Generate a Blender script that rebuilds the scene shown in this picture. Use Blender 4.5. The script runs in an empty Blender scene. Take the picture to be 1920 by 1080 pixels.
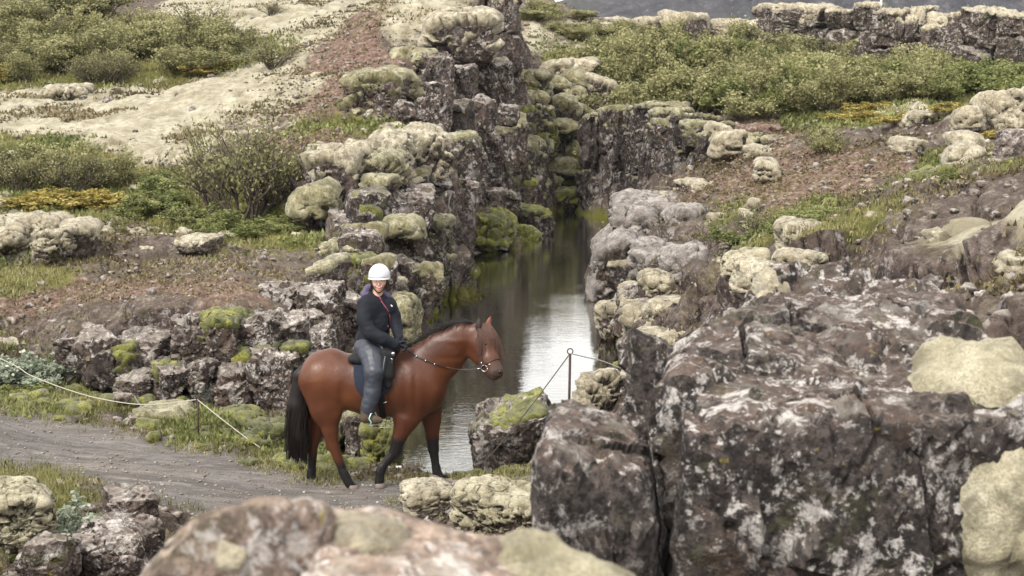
import bpy, bmesh, math, random
import numpy as np
from mathutils import Vector, Matrix

# ------------------------------------------------------------------ camera, sky, sun, exposure
SC = bpy.context.scene
COL = SC.collection
F = 3000.0                      # focal length in photo pixels (1920 wide)
TH = math.radians(9.65)         # camera looks down by this
EYE = 4.8                       # camera height above the bridle path
WATER = -0.6
cam_d = bpy.data.cameras.new('camera')
cam = bpy.data.objects.new('camera', cam_d)
COL.objects.link(cam)
cam.location = (0, 0, EYE)
cam.rotation_euler = (math.radians(90) - TH, 0, 0)
cam_d.sensor_width = 36.0
cam_d.lens = 36.0 * F / 1920.0
cam_d.clip_start = 0.1
cam_d.clip_end = 6000
cam_d.dof.use_dof = True
cam_d.dof.focus_distance = 16.4
cam_d.dof.aperture_fstop = 5.6
SC.camera = cam

world = bpy.data.worlds.new('World')
SC.world = world
world.use_nodes = True
_nt = world.node_tree
_nt.nodes.clear()
_out = _nt.nodes.new('ShaderNodeOutputWorld')
_bg = _nt.nodes.new('ShaderNodeBackground')
_sky = _nt.nodes.new('ShaderNodeTexSky')
_sky.sky_type = 'NISHITA'
_sky.sun_disc = False
SUN_EL, SUN_ROT = math.radians(48), math.radians(215)
_sky.sun_elevation = SUN_EL
_sky.sun_rotation = SUN_ROT
_sky.air_density = 1.0
_sky.dust_density = 3.0
_hs = _nt.nodes.new('ShaderNodeHueSaturation')       # high thin overcast: the blue is washed out
_hs.inputs['Saturation'].default_value = 0.22
_hs.inputs['Value'].default_value = 1.0
_ovc = _nt.nodes.new('ShaderNodeMix'); _ovc.data_type = 'RGBA'
_ovc.inputs[0].default_value = 0.6
_ovc.inputs[7].default_value = (12.6, 12.3, 11.9, 1)
_nt.links.new(_sky.outputs[0], _hs.inputs['Color'])
_nt.links.new(_hs.outputs[0], _ovc.inputs[6])
_nt.links.new(_ovc.outputs[2], _bg.inputs[0])
_bg.inputs[1].default_value = 0.102
_nt.links.new(_bg.outputs[0], _out.inputs[0])

sun_d = bpy.data.lights.new('sun', 'SUN')
sun_d.energy = 1.5
sun_d.angle = math.radians(11)
sun_d.color = (1.0, 0.95, 0.88)
sun = bpy.data.objects.new('sun', sun_d)
COL.objects.link(sun)
_sd = Vector((math.cos(SUN_EL) * math.sin(SUN_ROT), math.cos(SUN_EL) * math.cos(SUN_ROT), math.sin(SUN_EL)))
sun.rotation_euler = _sd.to_track_quat('Z', 'Y').to_euler()
sun.location = _sd * 30

SC.view_settings.view_transform = 'Standard'
SC.view_settings.look = 'None'
SC.view_settings.gamma = 1
SC.view_settings.use_curve_mapping = False
SC.view_settings.exposure = 1.12
SC.render.engine = 'CYCLES'
SC.cycles.max_bounces = 6
SC.cycles.diffuse_bounces = 2
SC.cycles.glossy_bounces = 3
SC.cycles.transparent_max_bounces = 6

# ------------------------------------------------------------------ photo pixel <-> place
CT, ST = math.cos(TH), math.sin(TH)
def at(px, py, D):
    """the point seen at photo pixel (px,py) at distance D along +Y"""
    u, v = (px - 960) / F, (540 - py) / F
    t = D / (CT + v * ST)
    return Vector((u * t, D, EYE + t * (-ST + v * CT)))
def at_z(px, py, z):
    u, v = (px - 960) / F, (540 - py) / F
    t = (z - EYE) / (-ST + v * CT)
    return Vector((u * t, t * (CT + v * ST), z))
def project(P):
    x, y, z = P[..., 0], P[..., 1], P[..., 2] - EYE
    fw = y * CT - z * ST
    up = y * ST + z * CT
    fw = np.maximum(fw, 0.05)
    return 960 + F * x / fw, 540 - F * up / fw

# ------------------------------------------------------------------ noise
def _hash(ix, iy, iz, seed):
    n = (ix.astype(np.int64) * 73856093) ^ (iy.astype(np.int64) * 19349663) ^ (iz.astype(np.int64) * 83492791) ^ (seed * 2654435761)
    n &= 0xffffffff
    n = ((n ^ (n >> 15)) * 2246822519) & 0xffffffff
    n = ((n ^ (n >> 13)) * 3266489917) & 0xffffffff
    n ^= n >> 16
    return n.astype(np.float64) / 4294967295.0
def vnoise(P, seed=0):
    P = np.asarray(P, float)
    i = np.floor(P).astype(np.int64); f = P - i
    f = f * f * f * (f * (f * 6 - 15) + 10)
    r = 0
    for dx in (0, 1):
        wx = f[..., 0] if dx else 1 - f[..., 0]
        for dy in (0, 1):
            wy = f[..., 1] if dy else 1 - f[..., 1]
            for dz in (0, 1):
                wz = f[..., 2] if dz else 1 - f[..., 2]
                r = r + wx * wy * wz * _hash(i[..., 0] + dx, i[..., 1] + dy, i[..., 2] + dz, seed)
    return r * 2 - 1
def fbm(P, seed=0, octv=4, gain=0.5, lac=2.03):
    P = np.asarray(P, float)
    a, s, r = 1.0, 0.0, 0
    for k in range(octv):
        r = r + a * vnoise(P, seed + k * 17); s += a
        P = P * lac + 13.7; a *= gain
    return r / s
def worley(P, seed=0, dims=3, vec=False):
    P = np.asarray(P, float)
    i = np.floor(P).astype(np.int64)
    f1 = np.full(P.shape[:-1], 9.0); f2 = f1.copy(); idv = f1 * 0; off = np.zeros(P.shape)
    rz = (-1, 0, 1) if dims == 3 else (0,)
    for dx in (-1, 0, 1):
        for dy in (-1, 0, 1):
            for dz in rz:
                c = i + np.array([dx, dy, dz])
                q = [c[..., k] + _hash(c[..., 0], c[..., 1], c[..., 2], seed + 31 * k) for k in range(3)]
                if dims == 2: q[2] = P[..., 2]
                d = np.sqrt(sum((q[k] - P[..., k]) ** 2 for k in range(3)))
                h = _hash(c[..., 0], c[..., 1], c[..., 2], seed + 977)
                nearer = d < f1
                f2 = np.where(nearer, f1, np.minimum(f2, d))
                idv = np.where(nearer, h, idv)
                if vec: off = np.where(nearer[..., None], P - np.stack(q, -1), off)
                f1 = np.where(nearer, d, f1)
    return (f1, f2, idv, off) if vec else (f1, f2, idv)
def sstep(a, b, x):
    t = np.clip((x - a) / (b - a), 0, 1)
    return t * t * (3 - 2 * t)
def v3(x, y, z=None):
    return np.stack([x, y, np.zeros_like(x) if z is None else z], -1)

# ------------------------------------------------------------------ objects
def mesh_np(name, V, Fq, smooth=True):
    """mesh from numpy vertices and an (n,3) or (n,4) face array"""
    V = np.asarray(V, np.float32); Fq = np.asarray(Fq, np.int32)
    me = bpy.data.meshes.new(name)
    n, k = Fq.shape
    me.vertices.add(len(V)); me.vertices.foreach_set('co', V.ravel())
    me.loops.add(n * k); me.loops.foreach_set('vertex_index', Fq.ravel())
    me.polygons.add(n)
    me.polygons.foreach_set('loop_start', np.arange(0, n * k, k, dtype=np.int32))
    me.polygons.foreach_set('loop_total', np.full(n, k, np.int32))
    me.polygons.foreach_set('use_smooth', np.full(n, bool(smooth)))
    me.update(calc_edges=True)
    return me
def link(name, data, mat=None, parent=None, loc=None):
    o = bpy.data.objects.new(name, data)
    COL.objects.link(o)
    if mat is not None and data is not None and len(data.materials) == 0:
        data.materials.append(mat)
    if parent is not None: o.parent = parent
    if loc is not None: o.location = loc
    return o
def tag(o, label=None, cat=None, group=None, kind=None):
    if label: o['label'] = label
    if cat: o['category'] = cat
    if group: o['group'] = group
    if kind: o['kind'] = kind
    return o
def colattr(me, name, rgb):
    a = me.color_attributes.new(name, 'FLOAT_COLOR', 'POINT')
    c = np.ones((len(me.vertices), 4), np.float32); c[:, :rgb.shape[1]] = rgb
    a.data.foreach_set('color', c.ravel())
_ico = {}
def ico(n):
    if n not in _ico:
        bm = bmesh.new(); bmesh.ops.create_icosphere(bm, subdivisions=n, radius=1)
        V = np.array([v.co[:] for v in bm.verts]); T = np.array([[v.index for v in f.verts] for f in bm.faces])
        bm.free(); _ico[n] = (V / np.linalg.norm(V, axis=1)[:, None], T)
    return _ico[n]
def vnormals(V, T):
    a, b, c = V[T[:, 0]], V[T[:, 1]], V[T[:, 2]]
    fn = np.cross(b - a, c - a)
    N = np.zeros_like(V)
    for k in range(3): np.add.at(N, T[:, k], fn)
    return N / (np.linalg.norm(N, axis=1)[:, None] + 1e-12)
def tube(pts, rad, seg=6, caps=True):
    """vertices and quads of a tube through pts with radius per point"""
    pts = np.asarray(pts, float); n = len(pts)
    rad = np.broadcast_to(np.asarray(rad, float), (n,))
    T = np.gradient(pts, axis=0); T /= np.linalg.norm(T, axis=1)[:, None] + 1e-12
    up = np.array([0.0, 0, 1]) if abs(T[0, 2]) < 0.9 else np.array([1.0, 0, 0])
    V = []
    for i in range(n):
        s = np.cross(T[i], up); s /= np.linalg.norm(s) + 1e-12
        b = np.cross(s, T[i]); up = b
        for k in range(seg):
            a = 2 * math.pi * k / seg
            V.append(pts[i] + rad[i] * (math.cos(a) * s + math.sin(a) * b))
    Q = [[i * seg + k, i * seg + (k + 1) % seg, (i + 1) * seg + (k + 1) % seg, (i + 1) * seg + k] for i in range(n - 1) for k in range(seg)]
    if caps:
        V += [pts[0], pts[-1]]; a, b = len(V) - 2, len(V) - 1
        Q += [[a, (k + 1) % seg, k, k] for k in range(seg)]
        Q += [[b, (n - 1) * seg + k, (n - 1) * seg + (k + 1) % seg, (n - 1) * seg + (k + 1) % seg] for k in range(seg)]
    return V, Q
def mesh_list(name, V, Fs, smooth=True):
    Fs = [[i for j, i in enumerate(f) if i not in f[:j]] for f in Fs]
    me = bpy.data.meshes.new(name)
    me.from_pydata([tuple(v) for v in V], [], Fs)
    me.polygons.foreach_set('use_smooth', np.full(len(me.polygons), bool(smooth)))
    me.update()
    return me
def tube_obj(name, pts, rad, mat, parent=None, seg=6):
    V, Q = tube(pts, rad, seg)
    return link(name, mesh_list(name, V, Q), mat, parent)

# ------------------------------------------------------------------ materials
class M:
    """small node-tree helper"""
    def __init__(s, name):
        s.m = bpy.data.materials.new(name); s.m.use_nodes = True
        s.t = s.m.node_tree; s.t.nodes.clear()
        s.out = s.n('ShaderNodeOutputMaterial'); s.b = s.n('ShaderNodeBsdfPrincipled')
        s.l(s.b.outputs[0], s.out.inputs[0])
        s.geo = s.n('ShaderNodeNewGeometry'); s.pos = s.geo.outputs['Position']
        s.rough(0.9); s.b.inputs['Specular IOR Level'].default_value = 0.25
    def n(s, t): return s.t.nodes.new(t)
    def l(s, a, b): s.t.links.new(a, b)
    def set(s, inp, v):
        if hasattr(v, 'is_linked') or isinstance(v, bpy.types.NodeSocket): s.l(v, inp)
        elif isinstance(v, (tuple, list)) and len(v) == 3 and inp.type == 'RGBA': inp.default_value = (*v, 1)
        else: inp.default_value = v
    def base(s, v): s.set(s.b.inputs['Base Color'], v)
    def rough(s, v): s.set(s.b.inputs['Roughness'], v)
    def mapping(s, scale, co=None):
        m = s.n('ShaderNodeMapping'); s.l(co or s.pos, m.inputs[0])
        m.inputs['Scale'].default_value = scale if isinstance(scale, tuple) else (scale,) * 3
        return m.outputs[0]
    def noise(s, scale, detail=4, rough=0.55, co=None, dist=0.0, col=False):
        t = s.n('ShaderNodeTexNoise'); t.inputs['Scale'].default_value = 1
        t.inputs['Detail'].default_value = detail; t.inputs['Roughness'].default_value = rough
        t.inputs['Distortion'].default_value = dist
        s.l(s.mapping(scale, co), t.inputs['Vector'])
        return t.outputs[1 if col else 0]
    def voro(s, scale, feature='F1', co=None, out='Distance', rnd=1.0):
        t = s.n('ShaderNodeTexVoronoi'); t.inputs['Scale'].default_value = 1; t.feature = feature
        t.inputs['Randomness'].default_value = rnd
        s.l(s.mapping(scale, co), t.inputs['Vector'])
        return t.outputs[out]
    def ramp(s, fac, stops, interp='LINEAR'):
        r = s.n('ShaderNodeValToRGB'); r.color_ramp.interpolation = interp
        e = r.color_ramp.elements
        while len(e) > 1: e.remove(e[-1])
        for i, (p, c) in enumerate(stops):
            k = e[0] if i == 0 else e.new(p)
            k.position = p; k.color = (c, c, c, 1) if isinstance(c, (int, float)) else (*c, 1)
        s.l(fac, r.inputs[0]); return r.outputs[0]
    def mix(s, fac, a, b, mode='MIX'):
        x = s.n('ShaderNodeMix'); x.data_type = 'RGBA'; x.blend_type = mode
        s.set(x.inputs[0], fac); s.set(x.inputs[6], a); s.set(x.inputs[7], b)
        return x.outputs[2]
    def math(s, op, a, b=0.0, clamp=False):
        x = s.n('ShaderNodeMath'); x.operation = op; x.use_clamp = clamp
        s.set(x.inputs[0], a); s.set(x.inputs[1], b); return x.outputs[0]
    def attr(s, name):
        a = s.n('ShaderNodeAttribute'); a.attribute_name = name
        p = s.n('ShaderNodeSeparateColor'); s.l(a.outputs['Color'], p.inputs[0]); return p.outputs
    def nz(s):
        p = s.n('ShaderNodeSeparateXYZ'); s.l(s.geo.outputs['Normal'], p.inputs[0]); return p.outputs[2]
    def bump(s, h, strength=0.5, dist=0.02):
        b = s.n('ShaderNodeBump'); b.inputs['Strength'].default_value = strength; b.inputs['Distance'].default_value = dist
        s.l(h, b.inputs['Height']); s.l(b.outputs[0], s.b.inputs['Normal'])
def warp(s, co_scale, amt):
    """position bent by noise"""
    nz = s.noise(co_scale, 3, 0.6, col=True)
    v = s.n('ShaderNodeVectorMath'); v.operation = 'SCALE'; s.l(nz, v.inputs[0]); v.inputs['Scale'].default_value = amt
    a = s.n('ShaderNodeVectorMath'); a.operation = 'ADD'; s.l(v.outputs[0], a.inputs[0]); s.l(s.pos, a.inputs[1])
    return a.outputs[0]
# ------------------------------------------------------------------ rock, moss and soil colours (used by terrain and rocks alike)
def col_basalt(s, dark=(0.035, 0.028, 0.027), mid=(0.10, 0.078, 0.072), lichen=0.5, sc=1.0, lb=0.0):
    w = warp(s, 2.2 * sc, 0.35 / sc)
    n1 = s.noise(1.3 * sc, 6, 0.62)
    n2 = s.noise(14 * sc, 5, 0.7)
    c = s.ramp(n1, [(0.30, dark), (0.52, tuple((a + b) / 2 for a, b in zip(dark, mid))), (0.72, mid)])
    # grey-brown crust in a fine broken mottle over nearly black stone
    m1 = s.ramp(s.noise(6.0 * sc, 8, 0.78, dist=0.2), [(0.46, 0.0), (0.56, 0.85)])
    c = s.mix(m1, c, s.mix(s.noise(2.4 * sc, 3), tuple(min(1, 1.1 * q) for q in mid), tuple(min(1, 2.0 * q) for q in mid)))
    c = s.mix(s.ramp(s.noise(17 * sc, 6, 0.75), [(0.40, 0.85), (0.50, 0.0)]), c, tuple(0.6 * q for q in dark))
    # brown, rusty and greenish weathering
    c = s.mix(s.ramp(s.noise(2.1 * sc, 4, 0.6), [(0.58, 0.0), (0.74, 0.45)]), c, (0.10, 0.056, 0.034))
    c = s.mix(s.ramp(s.noise(1.7 * sc, 5, 0.7, dist=0.6), [(0.56, 0.0), (0.70, 0.6)]), c, (0.085, 0.090, 0.038))
    # pale crust lichens: ragged patches, rosettes and specks
    a1 = s.ramp(s.noise(3.1 * sc, 8, 0.74, dist=0.35), [(0.555 - lb, 0.0), (0.60 - lb, 1.0)])
    a2 = s.ramp(s.noise(8.5 * sc, 7, 0.74, dist=0.25), [(0.565 - lb, 0.0), (0.60 - lb, 1.0)])
    area = s.ramp(s.noise(0.9 * sc, 3, 0.6), [(0.38, 0.30 + 8 * lb), (0.54, 1.0)])
    v = s.voro(15 * sc, co=w)
    d = s.math('ADD', v, s.math('MULTIPLY', s.math('SUBTRACT', s.noise(40 * sc, 3, 0.7), 0.5), 0.7))
    a3 = s.math('MULTIPLY', s.ramp(d, [(0.17, 1.0), (0.26, 0.0)]), s.ramp(s.noise(2.3 * sc, 3, 0.6), [(0.47, 0.0), (0.6, 1.0)]))
    lm = s.math('MULTIPLY', s.math('MAXIMUM', s.math('MAXIMUM', a1, a2), a3), area)
    lm = s.math('MULTIPLY', lm, s.ramp(s.noise(32 * sc, 4, 0.7), [(0.36, 0.25), (0.50, 1.0)]))
    lc = s.mix(s.noise(9 * sc, 3), (0.29, 0.275, 0.26), (0.55, 0.515, 0.48))
    c = s.mix(s.math('MULTIPLY', lm, lichen), c, lc)
    ol = s.math('MULTIPLY', s.ramp(s.noise(7 * sc, 4, 0.65), [(0.66, 0.0), (0.72, 1.0)]), 0.55)
    c = s.mix(ol, c, (0.30, 0.24, 0.05))
    return c, n1, n2, lm
def col_palemoss(s):
    n = s.noise(2.6, 5, 0.6); f = s.noise(38, 4, 0.75)
    c = s.ramp(n, [(0.30, (0.24, 0.24, 0.13)), (0.5, (0.37, 0.355, 0.235)), (0.68, (0.50, 0.475, 0.36))])
    return s.mix(s.ramp(f, [(0.35, 0.0), (0.7, 1.0)]), s.mix(1.0, c, (0.72, 0.72, 0.66), 'MULTIPLY'), c)

def make_rock_mat(name, dark, mid, lichen, sc=1.0, top=(0.26, 0.22, 0.19), topamt=0.75, moss=0.0, bump=0.6, lb=0.0):
    s = M(name)
    c, n1, n2, lm = col_basalt(s, dark, mid, lichen, sc, lb)
    nz = s.nz()
    # tops are weathered paler and carry grit, dead moss and crowberry
    t = s.math('ADD', nz, s.math('MULTIPLY', s.math('SUBTRACT', s.noise(5 * sc, 4, 0.7), 0.5), 1.1))
    tm = s.math('MULTIPLY', s.ramp(t, [(0.45, 0.0), (0.85, 1.0)]), topamt)
    tc = s.ramp(s.noise(11 * sc, 5, 0.75), [(0.34, tuple(q * 0.25 for q in top)), (0.47, tuple(q * 0.6 for q in top)), (0.58, top), (0.70, tuple(min(1, q * 1.7) for q in top))])
    tc = s.mix(s.ramp(s.noise(4 * sc, 4, 0.7), [(0.50, 0.0), (0.62, 0.7)]), tc, (0.33, 0.31, 0.27))
    tc = s.mix(s.ramp(s.noise(6 * sc, 4, 0.7, dist=.4), [(0.60, 0.0), (0.66, 0.6)]), tc, (0.085, 0.07, 0.055))
    tc = s.mix(s.math('MULTIPLY', lm, lichen * 0.9), tc, (0.56, 0.52, 0.48))
    c = s.mix(tm, c, tc)
    if moss:
        mm = s.math('MULTIPLY', s.ramp(s.math('ADD', nz, s.math('MULTIPLY', s.math('SUBTRACT', s.noise(1.8 * sc, 4, 0.65), 0.5), 2.6)), [(0.75, 0.0), (1.05, 1.0)]), moss)
        c = s.mix(mm, c, s.mix(s.noise(6, 3), (0.10, 0.115, 0.018), (0.25, 0.235, 0.045)))
    s.base(c)
    s.rough(0.88)
    h = s.math('ADD', s.math('MULTIPLY', n2, 0.6), s.math('MULTIPLY', s.noise(45 * sc, 3, 0.7), 0.35))
    h = s.math('ADD', h, s.math('MULTIPLY', n1, 1.5))
    s.bump(h, bump, 0.05 / sc)
    return s.m
MAT = {}
MAT['basalt'] = make_rock_mat('weathered_basalt', (0.014, 0.010, 0.009), (0.070, 0.052, 0.043), 0.85)
MAT['basalt_moss'] = make_rock_mat('mossy_basalt', (0.014, 0.012, 0.008), (0.060, 0.048, 0.034), 0.6, moss=0.8)
MAT['basalt_dark'] = make_rock_mat('dark_basalt', (0.011, 0.009, 0.008), (0.045, 0.034, 0.030), 0.62, topamt=0.5, moss=0.3)
MAT['basalt_pale'] = make_rock_mat('pale_weathered_basalt', (0.030, 0.022, 0.019), (0.125, 0.098, 0.083), 0.75, top=(0.33, 0.29, 0.25))
MAT['basalt_near'] = make_rock_mat('near_lichen_basalt', (0.013, 0.011, 0.010), (0.050, 0.041, 0.037), 0.95, sc=1.7, top=(0.17, 0.115, 0.090), topamt=0.45, bump=1.0, lb=0.004)
MAT['basalt_rust'] = make_rock_mat('orange_lichen_basalt', (0.06, 0.045, 0.04), (0.20, 0.15, 0.12), 0.9, sc=1.6, top=(0.33, 0.25, 0.195), topamt=0.85, lb=0.0)

def make_moss(name, a, b, c_, fine=38):
    s = M(name)
    n = s.noise(2.6, 5, 0.6); f = s.noise(fine, 4, 0.75); g = s.noise(9, 4, 0.7)
    c = s.ramp(n, [(0.30, a), (0.5, b), (0.68, c_)])
    c = s.mix(s.ramp(g, [(0.36, 0.8), (0.52, 0.0)]), c, tuple(q * 0.5 for q in a))
    c = s.mix(s.ramp(s.noise(4.5, 5, 0.7), [(0.54, 0.0), (0.64, 0.6)]), c, tuple(min(1, q * 1.2) for q in c_))
    c = s.mix(s.ramp(f, [(0.35, 0.7), (0.62, 0.0)]), c, tuple(q * 0.5 for q in a))
    s.base(c); s.rough(1.0); s.b.inputs['Specular IOR Level'].default_value = 0.08
    h = s.math('ADD', f, s.math('MULTIPLY', g, 0.8))
    s.bump(s.math('ADD', h, s.math('MULTIPLY', s.noise(22, 5, 0.7), 0.6)), 0.85, 0.03)
    s.b.inputs['Sheen Weight'].default_value = 0.2
    s.b.inputs['Sheen Roughness'].default_value = 0.6
    return s.m
MAT['moss_pale'] = make_moss('pale_woolly_moss', (0.23, 0.19, 0.12), (0.44, 0.385, 0.265), (0.62, 0.56, 0.42))
MAT['moss_olive'] = make_moss('olive_woolly_moss', (0.13, 0.115, 0.048), (0.28, 0.25, 0.13), (0.50, 0.46, 0.31))
MAT['moss_lilac'] = make_moss('grey_lilac_moss', (0.13, 0.11, 0.095), (0.29, 0.255, 0.225), (0.48, 0.43, 0.385))
MAT['moss_green'] = make_moss('wet_green_moss', (0.05, 0.054, 0.010), (0.15, 0.15, 0.022), (0.33, 0.32, 0.045))
MAT['moss_near'] = make_moss('thick_cream_moss', (0.32, 0.275, 0.15), (0.55, 0.49, 0.32), (0.70, 0.64, 0.47), fine=95)

# ------------------------------------------------------------------ the ground: heights from surveyed points
CP = []
def cp(*rows):
    for r in rows:
        P = at(*r); CP.append((P.x, P.y, P.z))
def cw(*rows):
    for (px, py, z) in rows:
        P = at_z(px, py, z); CP.append((P.x, P.y, P.z))
def cx(*rows): CP.extend(rows)
# bridle path and the ground round it
cp((0,800,17.6),(-250,780,18),(0,860,16),(250,850,16.6),(300,900,15.6),(500,920,15.6),(650,917,15.85),(740,915,15.85),(840,900,16.25),(960,888,16.6),(780,950,14.8),(1060,880,16.6),(960,960,14.2),
   (0,930,13.9),(150,925,14.1),(100,1000,12.8),(280,1000,12.6),(0,1080,11.8),(300,1090,11.9))
cx((0,13,0.35),(-1.5,12,.3),(1.2,13,.4),(-4.5,13,.75),(-6,17,.6),(0,10,0.2),(-2,9.5,0.3),(-4,9,0.4),(0.6,8.6,0.6),(1.5,9.5,.6))
cp((100,742,19.2),(0,705,20.3),(-200,690,20.5),(250,785,18.5),(350,830,17.5),(470,850,17.0),(400,790,18.2))
cp((150,704,20.6),(250,720,20.4),(400,735,20.2),(520,738,20.2),(600,745,20.2),(250,760,19.2),(400,778,19.0),(520,790,18.7))
cx((-1.8,17.15,-.12),(-1.15,17.25,-.2),(-1.1,17.9,-.75),(-1.5,18.3,-.7),(-.7,17.2,-.35),(-.2,17.25,-.3),(0.1,17.3,-.25),(.5,17.5,-.2),(0,18.2,-.9),(-.6,18,-.9),(.7,18.6,-.75),(.9,17.7,-.25))
# brown terrace and its edge
cp((150,612,21.0),(60,640,21.3),(250,597,20.9),(330,582,20.75),(450,582,20.75),(560,594,21.0),(620,618,21.3),(0,640,21.1),(-250,600,21.6))
cp((0,560,22.5),(200,540,22.8),(400,520,23.4),(550,505,24),(640,520,23.6),(0,480,25.2),(300,465,25.7),(550,468,25.6),(620,478,25.2),(-250,480,25.5))
cx((-2.3,20.9,-.3),(-1.9,22,-.5),(-1.7,23.5,-.6),(-1.6,21,-.75))
# shrub hollow and moss slope behind
cp((0,400,29),(200,405,29),(400,405,29),(530,400,28.4),(100,335,33),(300,330,33),(450,335,31.5),(-250,380,30),
   (0,250,38),(200,232,39),(400,245,37),(550,255,35),(0,180,44),(250,180,43.4),(500,150,42.6),(600,200,37.5),(700,150,40.3),(660,240,34.5),(-300,200,42),
   (0,100,50),(0,0,60),(300,60,53),(300,0,60),(500,60,51),(600,20,53),(500,-40,63),(700,60,46.5),(740,20,48.5),(850,-12,48),(920,-30,50),(0,-120,75),(500,-120,78),(900,-90,66),(-500,-100,70))
cp((560,340,28.4),(610,300,28.7),(680,325,28.9))
# rim of the gorge, left side
cp((640,474,25.5),(665,430,26.6),(685,350,28.7),(715,345,29.2),(760,285,31.4),(800,262,33),(770,190,36),(735,160,37.2),(830,165,38.2),(800,122,39.2),(880,112,41),(945,112,42),(860,55,42.6),(935,0,44.4),(950,-25,46),(985,150,44.5),(1002,130,44.5),(1004,118,48),(1006,100,53))
# wall of the gorge, left side: ledge half way, then the foot under water
cp((735,480,25.9),(760,420,28),(800,360,30.5),(850,330,33.5),(900,300,37.5),(960,280,41.5),(1000,240,44.5))
cw((700,650,-.9),(745,760,-.9),(775,700,-1.1),(775,640,-.95),(785,600,-.95),(800,560,-.95),(818,500,-.95),(835,470,-.95),(915,464,-1.1),(845,540,-1.4),(850,600,-1.5),(830,650,-1.4),(865,500,-1.5),(1000,457,-.95),(1035,440,-.95),(890,490,-1.35),(960,480,-1.35),(868,520,-1.3),(1015,468,-1.35),(1045,455,-1.4),(1045,405,-.9))
# bed of the pool
cw((900,600,-1.9),(1000,700,-1.9),(860,830,-1.7),(950,830,-1.8),(1050,560,-2),(950,520,-2),(1090,460,-1.7),(1090,420,-1.4),(1080,640,-1.8),(1070,800,-1.6))
# end of the gorge
cw((1060,396,-.62),(1100,398,-.62))
cp((1080,345,46.8),(1085,305,48.3),(1040,250,47),(1000,200,48.5),(1060,140,51),(1120,130,52),(985,135,50),(1010,330,45))
# right side
cw((1140,402,-.9),(1135,440,-.95),(1112,482,-1),(1145,540,-1),(1165,580,-1),(1150,612,-1),(1170,650,-1),(1185,720,-1),(1100,560,-1.5),(1110,620,-1.5),(1120,680,-1.5),(1165,800,-.95))
cp((1120,235,44.5),(1180,205,45),(1245,215,43.5),(1300,235,41),(1350,258,39),(1420,262,38),(1470,250,38.5))
cp((1200,385,33.5),(1240,350,35),(1330,352,34.5),(1130,470,31.6),(1180,440,31.4),(1230,420,30),(1250,490,27.6),(1200,545,28.2),(1160,566,29.4),(1300,540,23),(1245,575,25.4),(1210,620,23.6),(1200,680,21),(1240,760,17.6),(1150,860,16.8))
cp((1330,440,27),(1330,400,30),(1400,345,31),(1500,300,32.6),(1400,450,19.5),(1340,500,20),(1500,460,14),(1400,500,14.5),(1700,470,11),(1900,430,10.2),(1700,350,21),(1900,330,21),(1600,400,17.5),(1650,300,28),(1900,255,30),(1780,255,31),
   (1600,225,35),(1450,215,41),(1300,195,45),(1900,210,37),(2200,300,28),(2200,430,11))
cx((1.4,11,1.2),(1.5,8.8,2.4),(1.2,6.8,1.6),(2.4,7.4,3.35),(2.1,8.6,3.25),(3,6,3.35),(4.2,8.2,3.5),(1.2,4.6,1.4),(2.2,5.6,2.5),(4,6,3.45),(0.6,3.4,2.6),(-.6,3,2.9),(0,1.4,3.1),(3,2.5,3.1),(-3,1.5,2.9),(0.2,5,1.0),(-1.2,5,.9),(-2.6,4.6,1.0),(-6,5,1.4),(1.9,12,1.2),(2.2,14,1.4),(7,6,3.6),(7,3,3.2),(-7,2,2.8),(0,-3,3.1))
cp((1200,130,53),(1400,140,50),(1600,170,44),(1800,170,44),(1900,200,40),(1000,115,54),(1100,105,57),(1020,70,75),(1200,70,75),(1500,110,62),(1900,130,62),(1500,60,92),(1900,60,92),(2300,120,60),(2300,170,42))
cx((0.4,90,3.2),(-2,120,2.9),(-4,200,2.2),(-14,160,5),(2,70,3.4),(-60,200,12),(0,200,2.4),(60,200,2.2),(-120,120,14),(120,120,2.4),(20,130,2.9),(0,1500,-6),(-700,1400,30),(700,1400,-8),(-300,400,20),(300,400,-1),(0,400,0.0))
CPA = np.array(CP)
def _key(p): return np.stack([p[:, 0], p[:, 1]], -1)
def _fit():
    X = _key(CPA); n = len(X)
    K = np.linalg.norm(X[:, None] - X[None], axis=2)
    K[np.arange(n), np.arange(n)] = -0.02       # slight smoothing
    Pm = np.concatenate([np.ones((n, 1)), X], 1)
    A = np.block([[K, Pm], [Pm.T, np.zeros((3, 3))]])
    return np.linalg.solve(A, np.concatenate([CPA[:, 2], np.zeros(3)])), X
_W, _X = _fit()
def H0(x, y):
    p = np.stack([np.ravel(x), np.ravel(y)], -1).astype(float); out = np.zeros(len(p))
    for i in range(0, len(p), 40000):
        q = p[i:i + 40000]
        K = np.linalg.norm(q[:, None] - _X[None], axis=2)
        out[i:i + 40000] = K @ _W[:-3] + _W[-3] + q @ _W[-2:]
    return out.reshape(np.shape(x))

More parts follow.
